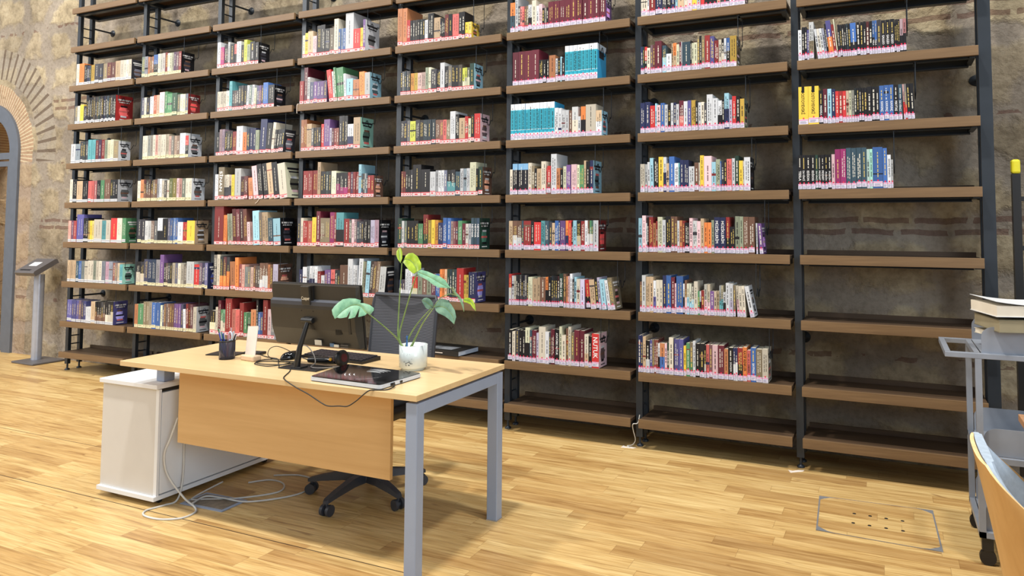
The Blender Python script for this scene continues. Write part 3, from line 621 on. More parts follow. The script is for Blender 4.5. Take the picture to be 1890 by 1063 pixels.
# all smaller, more distant books as one mass
ob=mass[0].build('books',MAT['book']); mass[1].build('page_blocks',MAT['page'],ob); mass[2].build('spine_labels',MAT['label'],ob); mass[3].build('spine_lettering',MAT['book'],ob,normals=False)
tag(ob,'rows of small many-coloured library books filling the more distant shelves','books',kind='stuff')
# wire supports hanging against the last book of each row
rows={}
for b in BK: rows.setdefault((b['bay'],b['row']),[]).append(b)
for (bay,row),l in rows.items():
    e=l[-1]; x=e['x']+e['w']+.006+(.0 if e['lean']<=0 else 0)
    if x>SR[bay-1]-.05 or row+1>=len(SZ): continue
    zt=SZ[row+1]-.060; zz=SZ[row]
    m=MB(); h=max(.09,e['h']-.05)
    m.tube([(x,.03,zt),(x,.03,zz+h+.02),(x,.036,zz+h),(x,.055,zz+h-.012),(x,.078,zz+h+.03),(x,.086,zz+h+.032),(x,.108,zz+h-.02),(x,.128,zz+h-.022),(x,.15,zz+h+.02),(x,.165,zz+h+.012),(x,.175,zz+h+.03),(x,.175,zt)],.0024,6)
    m.box(x-.008,.026,zt,x+.008,.18,zt+.003)
    o=m.build('wire_book_support',MAT['steel'])
    o2=Vector((x,.1,zt)); o.data.transform(Matrix.Translation(-o2)); o.location=o2
    tag(o,'thin bent wire support hanging beside the last book, %s, %s'%(rowname(row),BAY[bay]),'book support','wire book supports under the shelves')

# ---------------- desk ----------------
DT=.7455; DX0,DX1,DY0,DY1=3.861,5.6885,-1.9405,-1.2325
desk=empty('office_desk',((DX0+DX1)/2,(DY0+DY1)/2,0),'beech-topped office desk with grey square steel leg frame and front panel','desk')
def on(mb,name,mat,par): return rel3(mb,par).build(name,mat,par)
def rel3(mb,o):
    L=o.location; mb.v=[(a-L.x,b-L.y,c-L.z) for a,b,c in mb.v]; return mb
m=MB(); m.box(DX0,DY0,DT-.025,DX1,DY1,DT,bev=.0015); on(m,'desktop',MAT['desk_wood'],desk)
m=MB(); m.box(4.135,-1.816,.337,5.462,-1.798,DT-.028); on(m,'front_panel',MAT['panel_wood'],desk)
m=MB(); m.box(5.10,-1.8185,.690,5.108,-1.816,.698); on(m,'panel_screw',MAT['chrome'],desk)
lx0,lx1=5.628,5.684
m=MB(); m.box(lx0,-1.93,.004,lx1,-1.88,DT-.036,bev=.003); on(m,'leg',MAT['grey_metal'],desk)
m=MB(); m.box(lx0,-1.292,.004,lx1,-1.240,DT-.036,bev=.003); on(m,'leg',MAT['grey_metal'],desk)
for y in (-1.905,-1.266):
    m=MB(); m.box(lx0-.001,y-.027,0,lx1+.001,y+.027,.006); on(m,'foot_cap',MAT['chrome'],desk)
m=MB(); m.box(lx0,-1.882,DT-.086,lx1,-1.290,DT-.036,bev=.002); on(m,'side_rail',MAT['grey_metal'],desk)
m=MB()
for y in (-1.74,-1.58,-1.42): m.tube([(5.66,y,DT-.037),(5.66,y,DT-.025)],.006)
on(m,'rail_spacer',MAT['black'],desk)
m=MB(); m.box(4.0,-1.62,DT-.060,lx0,-1.58,DT-.028); m.box(4.0,-1.36,DT-.060,lx0,-1.32,DT-.028); on(m,'under_beam',MAT['grey_metal'],desk)
m=MB(); m.box(3.905,-1.775,.614,3.965,-1.715,DT-.026,bev=.003); on(m,'support_block',MAT['dark_grey'] if 'dark_grey' in MAT else MAT['grey_metal'],desk)
m=MB(); m.box(3.905,-1.33,.614,3.965,-1.27,DT-.026,bev=.003); on(m,'support_block',MAT['grey_metal'],desk)

# storage cabinet under the left end
cb=empty('storage_cabinet',(3.78,-1.44,0),'white low cabinet on castors under the left end of the desk','cabinet')
CX0,CX1,CY0,CY1=3.560,4.005,-1.840,-1.05
m=MB(); m.box(CX0+.004,CY0+.012,.052,CX1-.022,CY1,.588); on(m,'cabinet_body',MAT['offwhite'],cb)
m=MB(); m.box(CX0-.006,CY0-.004,.592,CX1+.004,CY1+.01,.6135,bev=.0015); on(m,'cabinet_top',MAT['white'],cb)
m=MB(); m.box(CX0-.004,CY0-.002,.030,CX1+.002,CY1+.008,.052,bev=.001); on(m,'base_panel',MAT['white'],cb)
m=MB(); m.box(CX1-.018,CY0+.030,.058,CX1,CY1-.01,.570,bev=.0015); d=on(m,'cabinet_door',MAT['white'],cb)
m=MB(); m.box(CX1-.022,CY0+.012,.052,CX1+.0,CY0+.026,.588); on(m,'side_edge',MAT['white'],cb)
m=MB(); m.box(CX1-.02,CY0+.030,.574,CX1-.006,CY1-.01,.590); on(m,'door_shadow_gap_strip',MAT['black'],cb)
for x in (CX0+.05,CX1-.05):
    for y in (CY0+.06,CY1-.06):
        m=MB(); m.tube([(x-.012,y,.0155),(x+.012,y,.0155)],.0155,16); m.box(x-.006,y-.01,.022,x+.006,y+.01,.032); on(m,'castor',MAT['black'],cb)

# ---------------- things on the desk ----------------
# all-in-one computer, seen from behind
mon=empty('desktop_computer',(4.855,-1.70,DT),'dark all-in-one computer on the desk seen from behind','computer')
MX=Matrix.Translation((4.890,-1.672,.994))@Matrix.Rotation(R(8.5),4,'X')
hw,hh=.279,.156
m=MB(); m.box(-hw,.012,-hh,hw,.022,hh,X=MX,bev=.002); on(m,'screen_bezel',MAT['black'],mon)
m=MB(); m.box(-hw+.002,.0225,-hh+.012,hw-.002,.0235,hh-.01,X=MX); on(m,'screen',MAT['gloss'],mon)
m=MB()
# back shell: bulging body with a shallow step below the top strip
def shell_rows():
    rows=[]
    for z,y in ((-hh+.004,.010),(-hh+.012,-.012),(-.06,-.030),(.04,-.030),(.075,-.026),(.083,-.010),(.150,-.006),(hh-.003,.010)):
        rows.append([MX@Vector((x*(1 if abs(y-.010)<1e-6 else .985),y if abs(x)<hw-.001 else .010,z)) for x in (-hw,-hw+.012,-.12,0,.12,hw-.012,hw)])
    return rows
m.grid(shell_rows(),smooth=False); on(m,'back_shell',MAT['monitor'],mon)
m=MB(); m.grid([[MX@Vector((x,-.0282,.0555)) for x in (-hw+.02,0,hw-.02)],[MX@Vector((x,-.0270,.0745)) for x in (-hw+.02,0,hw-.02)],[MX@Vector((x,-.0118,.0828)) for x in (-hw+.02,0,hw-.02)]],smooth=False); on(m,'vent_strip',MAT['monitor_vent'],mon)
m=MB(); m.box(-.052,-.034,.060,-.000,-.008,.152,X=MX,bev=.003); on(m,'camera_housing',MAT['monitor'],mon)
m=MB(); m.box(.004,-.0205,.078,.010,-.004,.150,X=MX); on(m,'camera_slot',MAT['black'],mon)
m=MB(); put_text(m,'Casper',lambda u,v:MX@Vector((-.050+.052*u,-.0346,.080+.0215*v))); on(m,'maker_lettering',MAT['letter'],mon)
m=MB()
for k in range(7): m.box(.142+k*.0055,-.0316,-.078,.1445+k*.0055,-.030,-.052,X=MX)
on(m,'speaker_slots',MAT['black'],mon)
m=MB()
for x,z in ((-.062,.030),(.012,.030),(-.062,-.058),(.012,-.058)): m.box(x-.002,-.0318,z-.002,x+.002,-.030,z+.002,X=MX)
on(m,'mount_screws',MAT['black'],mon)
m=MB(); m.box(.222,-.0316,-.07,.236,-.029,.01,X=MX); on(m,'port_recess',MAT['black'],mon)
m=MB(); m.box(.004,-.029,-.136,.045,-.026,-.112,X=MX); s=on(m,'paper_sticker',MAT['paper'],mon)
m=MB(); m.box(.095,-.026,-.140,.118,-.0215,-.124,X=MX); on(m,'blue_sticker',plain('sticker_blue',(90,120,150),.5),mon)
m=MB(); m.box(.120,-.026,-.140,.147,-.0215,-.128,X=MX); on(m,'white_sticker',MAT['paper'],mon)
m=MB()
for k in range(2): m.box(.160,-.0265,-.130-.010*k,.205,-.0215,-.127-.010*k,X=MX)
on(m,'small_print',plain('faint_print',(96,90,84),.5),mon)
ht=MX@Vector((-.018,-.040,-.022)); 
m=MB(); m.tube([MX@Vector((-.052,-.038,-.014)),MX@Vector((.016,-.038,-.014))],.013,16); m.box(-.034,-.045,-.030,-.002,-.028,.0,X=MX,bev=.003); on(m,'hinge',MAT['black'],mon)
m=MB(); bx=4.834
m.tube([(ht.x,ht.y,ht.z),(bx+.022,-1.738,.85),(bx+.002,-1.735,DT+.010)],[.010,.012,.016],12); on(m,'stand_neck',MAT['black'],mon)
m=MB(); Q=Matrix.Translation((4.862,-1.705,0))@Matrix.Rotation(R(2),4,'Z')
m.box(-.118,-.055,DT,.112,.060,DT+.006,X=Q,bev=.002); m.box(-.05,-.045,DT+.005,.01,.005,DT+.012,X=Q,bev=.002); on(m,'stand_base',MAT['black'],mon)

kb=empty('keyboard',(4.86,-1.46,DT),'black computer keyboard lying behind the computer','keyboard')
Q=Matrix.Translation((4.845,-1.452,DT))@Matrix.Rotation(R(-3),4,'Z')
m=MB(); m.prism([(-.065,0),(.065,0),(.065,.020),(-.065,.012)],'x',-.21,.21,X=Q); on(m,'keyboard_case',MAT['black'],kb)
m=MB()
for r_ in range(6):
    for k in range(17):
        x=-.198+k*.0233; y=-.055+r_*.0195; z=.0125+(y+.065)*.062
        m.box(x,y,z,x+.0195,y+.0165,z+.006,X=Q)
on(m,'keys',plain('key_plastic',(44,42,46),.4),kb)

ms_=empty('computer_mouse',(4.60,-1.555,DT),'black computer mouse among tangled cables beside the computer stand','mouse')
m=MB(); Q=Matrix.Translation((4.618,-1.560,DT))@Matrix.Rotation(R(-25),4,'Z')
rows=[]
for i in range(9):
    a=math.pi/2*i/8; rr=math.cos(a)**.6; z=.036*math.sin(a)
    rows.append([Q@Vector((.031*rr*math.cos(t)*(1-.1*math.sin(t)),.054*rr*math.sin(t),z+.003+.004*math.sin(t)*rr)) for t in [2*math.pi*k/20 for k in range(20)]])
m.grid(rows,closed=True); m.face(rows[0][::-1]); on(m,'mouse_shell',MAT['gloss'],ms_)
m=MB(); m.tube([Q@Vector((0,.026,.026)),Q@Vector((0,.040,.022))],.004,10); on(m,'scroll_wheel',MAT['chrome'],ms_)

# barcode scanner lying down
scn=empty('barcode_scanner',(4.93,-1.60,DT),'black handheld barcode scanner with orange button lying before the keyboard','scanner')
m=MB(); m.tube([(4.80,-1.622,DT+.020),(4.84,-1.617,DT+.022),(4.90,-1.612,DT+.023),(4.945,-1.61,DT+.026),(4.965,-1.609,DT+.030)],[.013,.0165,.018,.019,.022],16); on(m,'scanner_handle',MAT['gloss'],scn)
m=MB(); Q=Matrix.Translation((4.992,-1.607,DT+.040))@Matrix.Rotation(R(78),4,'Y')@Matrix.Rotation(R(0),4,'Z')
m.lathe([(.020,-.022),(.034,-.014),(.039,.0),(.039,.012),(.034,.018)],X=Q,n=28); on(m,'scanner_head',MAT['black'],scn)
m=MB(); m.lathe([(.020,.0183),(.0,.0184)],X=Q,n=24); on(m,'red_window',plain('red_window',(70,14,14),.15),scn)
m=MB(); m.lathe([(.0075,0),(.0075,.006),(.004,.009)],X=Matrix.Translation((4.946,-1.629,DT+.034))@Matrix.Rotation(R(70),4,'X'),n=16); on(m,'orange_button',MAT['orange'],scn)
m=MB(); m.lathe([(.010,0),(.012,.004),(.012,.007)],X=Matrix.Translation((4.978,-1.632,DT+.040))@Matrix.Rotation(R(72),4,'X'),n=24); on(m,'red_trigger_ring',plain('dark_red_ring',(64,26,24),.3),scn)

# pen cup and pens
PC=Vector((4.315,-1.690,DT))
cup=empty('pen_cup',PC,'dark glassy mesh pen cup full of pens on the left of the desk','pen cup')
m=MB(); m.lathe([(.036,0),(.038,.004),(.038,.094),(.0355,.094),(.0352,.006),(.0,.005)],c=PC,n=32)
t=NT('smoky_glass'); t.out(rgb(150,150,165),.08,0,.5,Transmission_Weight=.9,IOR=1.05); on(m,'cup_wall',t.m,cup)
m=MB(); m.lathe([(.0385,.090),(.0392,.094),(.0385,.097),(.0355,.097),(.035,.090)],c=PC,n=32); on(m,'cup_rim',MAT['black'],cup)
pc=[((40,110,110),'teal',-.018,.010,-24,.135),((60,80,190),'blue',-.010,-.012,-13,.13),((30,60,160),'dark blue',.004,-.010,-6,.125),((220,225,235),'white',.020,.004,10,.135),((220,120,120),'red and white',-.002,.014,-3,.15),((60,130,80),'green',-.016,-.006,-17,.15),((230,150,160),'pink',.008,-.006,7,.12),((25,25,30),'black',.012,.014,13,.12)]
for c,nm,dx,dy,an,ln_ in pc:
    o=empty('pen',(PC.x+dx,PC.y+dy,PC.z+.008),nm+' pen standing in the dark pen cup on the desk','pen','pens in the dark cup')
    Q=Matrix.Translation((PC.x+dx*.55,PC.y+dy*.55,PC.z+.0085))@Matrix.Rotation(R(an),4,'Y')@Matrix.Rotation(R(dy*-500),4,'X')
    m=MB(); m.lathe([(.0012,0),(.004,.010),(.0042,ln_*.72)],X=Q,n=10,col=jit(c,0)); on(m,'pen_barrel',MAT['pens'],o)
    m=MB(); m.lathe([(.0048,ln_*.72),(.0048,ln_-.003),(.003,ln_)],X=Q,n=10,col=jit(c,-.25)); m.box(.004,-.0015,ln_*.74,.0065,.0015,ln_*.98,jit((200,200,205),0),X=Q); on(m,'pen_cap',MAT['pens'],o)
# white loop-handled scissors in the cup
sc_=empty('scissors',(PC.x+.02,PC.y,PC.z+.02),'scissors with pale blue loop handle in the pen cup','scissors')
m=MB(); lp=[(PC.x+.024+.012*math.cos(a),PC.y-.004,PC.z+.118+.022*math.sin(a)) for a in [2*math.pi*k/16 for k in range(17)]]
m.tube(lp,.0035,8); on(m,'handle_loop',plain('pale_blue_plastic',(196,208,224),.35),sc_)
m=MB(); m.box(PC.x+.018,PC.y-.006,PC.z+.012,PC.x+.024,PC.y-.004,PC.z+.097); on(m,'blade',MAT['chrome'],sc_)
# dark flat case behind the cup
m=MB(); Q=Matrix.Translation((4.20,-1.600,DT))@Matrix.Rotation(R(14),4,'Z'); m.box(-.085,-.05,0,.085,.05,.006,X=Q,bev=.002); tag(m.build('flat_case',MAT['black']),'thin black flat case lying behind the pen cup','case')
m=MB(); Q=Matrix.Translation((4.335,-1.535,DT))@Matrix.Rotation(R(10),4,'Z'); m.box(-.055,-.025,0,.055,.025,.014,X=Q,bev=.005); tag(m.build('power_adapter',MAT['black']),'small black adapter between the pen cup and the card stand','adapter')

# upright card in a wooden block
st=empty('sign_holder',(4.44,-1.66,DT),'blank upright white card in a small pale wooden block','sign holder')
Q=Matrix.Translation((4.458,-1.668,DT))@Matrix.Rotation(R(-6),4,'Z')
m=MB(); m.box(-.052,-.024,0,.052,.024,.027,X=Q,bev=.006); on(m,'wooden_block',MAT['wood_block'],st)
m=MB(); Q2=Q@Matrix.Translation((-.006,.002,.020))@Matrix.Rotation(R(-9),4,'X')@Matrix.Rotation(R(-5),4,'Y'); m.box(-.042,-.0015,0,.036,.0015,.150,X=Q2); on(m,'blank_card',MAT['card'],st)

# flat glossy pad with silver edge
pad=empty('scanner_pad',(5.30,-1.79,DT),'flat glossy black pad with silver edges and white arcs at desk front','electronic pad')
c0,c1,c2,c3=[Vector(p) for p in ((5.088,-1.908,0),(5.490,-1.922,0),(5.502,-1.652,0),(5.045,-1.628,0))]
def padpts(k,rc=.018):
    c=(c0+c1+c2+c3)/4; P=[c+(p-c)*k for p in (c0,c1,c2,c3)]; out=[]
    for i in range(4):
        a,b,d=P[i-1],P[i],P[(i+1)%4]; u=(a-b).normalized(); v=(d-b).normalized()
        for s in range(5):
            q=s/4; p=b+u*rc*(1-q)**2+v*rc*q**2; out.append((p.x,p.y))
    return out
m=MB(); m.prism(padpts(.985),'z',DT+.0,DT+.004); on(m,'base_plate',MAT['black'],pad)
m=MB(); m.prism(padpts(1.0),'z',DT+.004,DT+.019); on(m,'silver_edge',MAT['clear'],pad)
m=MB(); m.prism(padpts(.985),'z',DT+.019,DT+.0215); top=on(m,'glossy_top',MAT['gloss'],pad)
m=MB(); cc=Vector((5.30,-1.775,DT+.0217))
for r_,a0,a1 in ((.050,60,128),(.066,62,126),(.082,64,122),(.098,66,118),(.050,190,236),(.066,190,234),(.082,192,230)):
    pts=[]
    for s in range(13):
        a=R(a0+(a1-a0)*s/12); pts.append((r_*1.35*math.cos(a),r_*math.sin(a)))
    for s in range(12):
        a,b=pts[s],pts[s+1]; wd_=.0024*math.sin(math.pi*(s+.5)/12)+.0008
        m.face([cc+Vector((a[0],a[1]-wd_,0)),cc+Vector((b[0],b[1]-wd_,0)),cc+Vector((b[0],b[1]+wd_,0)),cc+Vector((a[0],a[1]+wd_,0))])
for s in range(8):
    a=R(-80+s*9); b=R(-71+s*9); m.face([cc+Vector((.06*1.5*math.cos(a),.10*math.sin(a)-.0008,0)),cc+Vector((.06*1.5*math.cos(b),.10*math.sin(b)-.0008,0)),cc+Vector((.06*1.5*math.cos(b),.10*math.sin(b)+.0008,0)),cc+Vector((.06*1.5*math.cos(a),.10*math.sin(a)+.0008,0))])
on(m,'arc_marks',MAT['white'],pad)
m=MB(); m.box(5.4905,-1.86,DT+.006,5.497,-1.835,DT+.016,X=None); m.box(5.493,-1.80,DT+.006,5.4985,-1.785,DT+.015); on(m,'port',MAT['black'],pad)

# cables on the desk
def cable(name,pts,rad,mat,label,cat='cable',group=None,sub=6):
    P=[Vector(p) for p in pts]; out=[]
    for i in range(len(P)-1):
        p0=P[max(i-1,0)];p1=P[i];p2=P[i+1];p3=P[min(i+2,len(P)-1)]
        for s in range(sub):
            t=s/sub; out.append(.5*((2*p1)+(-p0+p2)*t+(2*p0-5*p1+4*p2-p3)*t*t+(-p0+3*p1-3*p2+p3)*t**3))
    out.append(P[-1]); m=MB(); m.tube(out,rad,8); o=m.build(name,mat)
    c=P[0].copy(); o.data.transform(Matrix.Translation(-c)); o.location=c
    return tag(o,label,cat,group)
z=DT+.0028
cable('usb_cable',[(4.80,-1.74,z),(4.86,-1.80,z),(4.93,-1.90,z),(4.965,-1.932,z),(5.0,-1.947,DT-.004),(5.06,-1.952,.722),(5.13,-1.952,.700),(5.20,-1.952,.672),(5.24,-1.952,.662),(5.30,-1.952,.668),(5.345,-1.952,.672),(5.39,-1.952,.698),(5.43,-1.950,.730),(5.455,-1.946,DT+.001),(5.48,-1.935,z),(5.515,-1.915,z),(5.523,-1.88,DT+.006),(5.508,-1.85,DT+.011),(5.497,-1.848,DT+.011)],.0026,MAT['cable_black'],'black cable looping down over the front edge of the desk')
cable('coiled_cable',[(4.56,-1.60,z),(4.52,-1.64,z),(4.53,-1.70,z),(4.60,-1.725,z),(4.70,-1.70,z),(4.76,-1.66,DT+.012),(4.70,-1.62,z),(4.60,-1.645,z),(4.545,-1.68,z),(4.56,-1.735,z),(4.66,-1.755,z),(4.735,-1.735,DT+.010),(4.745,-1.69,DT+.014),(4.68,-1.66,DT+.009)],.0024,MAT['cable_black'],'black cable coiled flat beside the computer stand','cable')
cable('mouse_cable',[(4.60,-1.515,z),(4.56,-1.50,DT+.02),(4.50,-1.53,DT+.05),(4.475,-1.56,DT+.045),(4.50,-1.60,DT+.02),(4.56,-1.625,z+.004),(4.62,-1.64,DT+.012),(4.68,-1.63,DT+.02)],.002,MAT['cable_black'],'thin black mouse cable standing in a loop beside the mouse')
cable('scanner_cable',[(4.795,-1.624,DT+.02),(4.76,-1.66,DT+.05),(4.80,-1.69,DT+.095),(4.86,-1.70,DT+.105),(4.91,-1.705,DT+.07),(4.925,-1.708,DT+.03),(4.90,-1.71,DT+.012),(4.94,-1.72,DT+.010),(5.0,-1.70,DT+.012),(5.03,-1.66,DT+.012)],.0026,plain('grey_cable',(120,116,112),.4),'grey scanner cable rising in a loop before the computer')
cable('power_cable',[(4.37,-1.53,z+.004),(4.42,-1.56,z),(4.50,-1.585,z),(4.57,-1.60,z),(4.66,-1.68,z),(4.74,-1.75,z)],.0024,MAT['cable_black'],'black power cable running from the adapter behind the card')

# plant in a white pot
PT=Vector((5.353,-1.520,DT))
plant=empty('potted_monstera',PT,'young split-leaved plant in a white pot on the desk','plant')
m=MB(); m.lathe([(.050,.0),(.054,.002),(.055,.012),(.0655,.014),(.0665,.118),(.0625,.118),(.0615,.10),(.0,.10)],c=PT,n=48); pot=on(m,'pot',MAT['pot'],plant)
m=MB(); rr=random.Random(3)
for k in range(22):
    a=R(-92+rr.uniform(0,34)); zz=.028+rr.random()*.02 if k<15 else .04+rr.random()*.045
    r_=.0672; p=Vector((PT.x+r_*math.cos(a)+0,PT.y+r_*math.sin(a),PT.z+zz)); q=Vector((-math.sin(a),math.cos(a),0))
    s=.0022 if k<15 else .0012; m.face([p-q*s,p+q*s,p+q*s+Vector((0,0,s)),p-q*s+Vector((0,0,s*1.4))])
on(m,'speckled_print',MAT['black'],plant)
m=MB(); m.lathe([(.0605,.096),(.04,.102),(.0,.104)],c=PT,n=24); on(m,'soil',MAT['soil'],plant)
LEAF_DATA=[('leaf_lime', 0, [(5.296, 1.252), (5.3, 1.275), (5.292, 1.302), (5.28, 1.319), (5.269, 1.326)], [(5.296, 1.252), (5.272, 1.272), (5.261, 1.289), (5.257, 1.307), (5.269, 1.326)]), ('leaf_lime', 0.02, [(5.281, 1.251), (5.289, 1.286), (5.304, 1.297), (5.329, 1.299), (5.362, 1.282), (5.391, 1.25), (5.397, 1.224), (5.363, 1.201)], [(5.281, 1.251), (5.286, 1.251), (5.297, 1.242), (5.312, 1.231), (5.327, 1.219), (5.339, 1.212), (5.351, 1.205), (5.363, 1.201)]), ('leaf', -0.01, [(5.385, 1.214), (5.406, 1.221), (5.442, 1.215), (5.48, 1.204), (5.515, 1.196), (5.552, 1.179), (5.59, 1.143)], [(5.385, 1.214), (5.393, 1.197), (5.425, 1.185), (5.46, 1.173), (5.488, 1.157), (5.522, 1.144), (5.59, 1.143)]), ('leaf_dark', -0.02, [(5.495, 1.052), (5.498, 1.072), (5.51, 1.087), (5.53, 1.091), (5.561, 1.085), (5.588, 1.065), (5.612, 1.041), (5.625, 1.014), (5.621, 0.982)], [(5.495, 1.052), (5.507, 1.036), (5.524, 1.026), (5.545, 1.02), (5.562, 1.015), (5.575, 1.009), (5.592, 1.0), (5.607, 0.991), (5.621, 0.982)]), ('leaf_dark', 0.03, [(5.459, 1.045), (5.457, 1.06), (5.445, 1.073), (5.429, 1.083), (5.412, 1.087), (5.397, 1.084), (5.386, 1.073)], [(5.459, 1.045), (5.447, 1.038), (5.434, 1.035), (5.422, 1.039), (5.41, 1.049), (5.397, 1.06), (5.386, 1.073)]), ('leaf_dark', 0.03, [(5.56, 1.139), (5.577, 1.119), (5.598, 1.106), (5.618, 1.087), (5.632, 1.065), (5.642, 1.034)], [(5.56, 1.139), (5.567, 1.113), (5.588, 1.097), (5.608, 1.081), (5.625, 1.059), (5.642, 1.034)]), ('leaf_lime', 0.05, [(5.605, 1.085), (5.622, 1.094), (5.642, 1.093), (5.659, 1.086), (5.676, 1.065), (5.688, 1.036)], [(5.605, 1.085), (5.615, 1.074), (5.632, 1.071), (5.652, 1.065), (5.669, 1.05), (5.688, 1.036)]), ('leaf', -0.22, [(5.28, 1.035), (5.298, 1.029), (5.315, 1.049), (5.313, 1.06), (5.286, 1.072), (5.251, 1.078), (5.227, 1.078), (5.228, 1.09), (5.194, 1.096), (5.158, 1.096), (5.122, 1.09), (5.101, 1.075), (5.083, 1.057), (5.074, 1.04), (5.084, 1.021), (5.103, 1.002)], [(5.28, 1.035), (5.27, 1.026), (5.256, 1.022), (5.237, 1.017), (5.229, 1.055), (5.219, 1.016), (5.2, 1.01), (5.184, 1.008), (5.184, 1.051), (5.172, 1.014), (5.15, 1.009), (5.135, 1.007), (5.123, 1.007), (5.116, 1.009), (5.109, 1.006), (5.103, 1.002)], [(5.28, 1.035), (5.27, 1.041), (5.259, 1.049), (5.248, 1.057), (5.237, 1.064), (5.223, 1.068), (5.208, 1.069), (5.193, 1.068), (5.179, 1.066), (5.165, 1.059), (5.151, 1.051), (5.138, 1.042), (5.128, 1.033), (5.117, 1.021), (5.109, 1.011), (5.103, 1.002)])]
STEM_DATA=[[(5.317, -1.55, 0.852), (5.286, -1.55, 0.902), (5.288, -1.55, 1.042), (5.301, -1.55, 1.252)], [(5.31, -1.55, 0.851), (5.292, -1.55, 0.902), (5.315, -1.55, 0.991), (5.379, -1.55, 1.179), (5.391, -1.55, 1.202)], [(5.314, -1.56, 0.859), (5.304, -1.58, 0.896), (5.312, -1.67, 0.957), (5.279, -1.757, 1.034)], [(5.331, -1.55, 0.856), (5.352, -1.55, 0.906), (5.4, -1.55, 0.972), (5.481, -1.56, 1.045)], [(5.367, -1.555, 0.859), (5.394, -1.555, 0.909), (5.436, -1.56, 0.975), (5.493, -1.56, 1.046)], [(5.523, -1.56, 1.091), (5.54, -1.53, 1.106), (5.564, -1.51, 1.11), (5.605, -1.49, 1.085)], [(5.583, -1.55, 1.146), (5.58, -1.53, 1.127), (5.577, -1.51, 1.111), (5.604, -1.51, 1.098)], [(5.363, -1.55, 0.858), (5.379, -1.55, 0.885), (5.391, -1.55, 0.909)], [(5.495, -1.56, 1.051), (5.513, -1.56, 1.076), (5.527, -1.56, 1.089)]]
def leaf_blade(mat,dy,top,bot,mid=None):
    m=MB(); n=len(top); y0=-1.54+dy
    if mid is None: mid=[((a[0]+b[0])/2,(a[1]+b[1])/2) for a,b in zip(top,bot)]
    zc=sum(p[1] for p in mid)/n
    def Y(p,k): return y0+.35*(p[1]-zc)+k
    for side in (top,bot):
        rows=[]
        for i in range(n):
            M_,E=mid[i],side[i]; d=math.hypot(E[0]-M_[0],E[1]-M_[1]); row=[]
            for j in range(6):
                q=j/5; p=(M_[0]+(E[0]-M_[0])*q,M_[1]+(E[1]-M_[1])*q); row.append(Vector((p[0],Y(p,-.30*d*(q-q*q*.75)),p[1])))
            rows.append(row)
        m.grid(rows); m.grid([[p+Vector((0,.0008,0)) for p in r] for r in rows],flip=True)
    o=on(m,'leaf',MAT[mat],plant)
    k=MB(); pts=[Vector((p[0],Y(p,-.0012),p[1])) for p in mid]; k.tube(pts,[.0013-.0007*i/(n-1) for i in range(n)],6); rel3(k,plant); k.build('midrib',MAT['stem'],o)
    return o
for q in LEAF_DATA: leaf_blade(*q)
for i,s in enumerate(STEM_DATA):
    P=[Vector(q) for q in s]; out=[]
    for k in range(len(P)-1):
        p0=P[max(k-1,0)];p1=P[k];p2=P[k+1];p3=P[min(k+2,len(P)-1)]
        for t in [u/8 for u in range(8)]: out.append(.5*((2*p1)+(-p0+p2)*t+(2*p0-5*p1+4*p2-p3)*t*t+(-p0+3*p1-3*p2+p3)*t**3))
    out.append(P[-1]); N_=len(out); r0,r1=(.0048,.0022) if i<5 else (.002,.0012)
    if i==7: r0,r1=.007,.002
    m=MB(); m.tube(out,[r0+(r1-r0)*j/(N_-1) for j in range(N_)],10); on(m,'leaf_stalk',MAT['stem'],plant)

# blue pen stuck in the soil
o=empty('pen',(PT.x+.01,PT.y-.03,DT+.1),'slim blue pen pushed upright into the white plant pot','pen')
m=MB(); m.lathe([(.002,0),(.0042,.01),(.0042,.05)],c=(PT.x-.004,PT.y-.045,DT+.098),n=12,col=jit((60,110,170),0)); on(m,'pen_barrel',MAT['pens'],o)
m=MB(); m.lathe([(.0045,.05),(.0045,.066),(.002,.068)],c=(PT.x-.004,PT.y-.045,DT+.098),n=12,col=jit((40,84,140),0)); on(m,'pen_cap',MAT['pens'],o)
# ---------------- office chair behind the desk ----------------
HC=Vector((4.87,-1.265,0))
ch=empty('office_chair',HC,'dark mesh-backed swivel office chair on castors tucked behind the desk','chair')
for k,a in enumerate((-88,-19,53,125,-160)):
    a=R(a); d=Vector((math.cos(a),math.sin(a),0)); sd=Vector((-d.y,d.x,0))
    m=MB(); rows=[]
    for r_,w_,z0,z1 in ((.03,.026,.075,.125),(.12,.024,.080,.122),(.24,.020,.072,.100),(.305,.016,.064,.084),(.318,.010,.064,.078)):
        c=HC+d*r_; rows.append([c+sd*w_+Vector((0,0,z0)),c-sd*w_+Vector((0,0,z0)),c-sd*w_*.8+Vector((0,0,z1)),c+sd*w_*.8+Vector((0,0,z1))])
    m.grid(rows,smooth=False,closed=True); m.face(rows[-1]); m.face(rows[0]); leg=on(m,'leg',MAT['chair_plastic'],ch)
    m=MB(); c=HC+d*.300
    m.tube([c+Vector((0,0,.045)),c+Vector((0,0,.07))],.007,8)
    for s in (-1,1): m.tube([c+sd*.010*s+Vector((0,0,.028)),c+sd*.026*s+Vector((0,0,.028))],.0275,20)
    m.tube([c-sd*.010+Vector((0,0,.028)),c+sd*.010+Vector((0,0,.028))],.012,10)
    L=leg.location; m.v=[(x-HC.x,y-HC.y,z) for x,y,z in m.v]; m.build('castor',MAT['chair_plastic'],leg)
m=MB(); m.lathe([(.045,.075),(.045,.125),(.028,.130),(.028,.30),(.018,.30),(.018,.40)],c=HC,n=24); on(m,'gas_column',MAT['black'],ch)
m=MB(); m.box(HC.x-.12,HC.y-.10,.40,HC.x+.12,HC.y+.12,.43,bev=.006); on(m,'seat_mechanism',MAT['black'],ch)
m=MB(); rows=[]
Q=Matrix.Translation((HC.x+.01,HC.y,0))
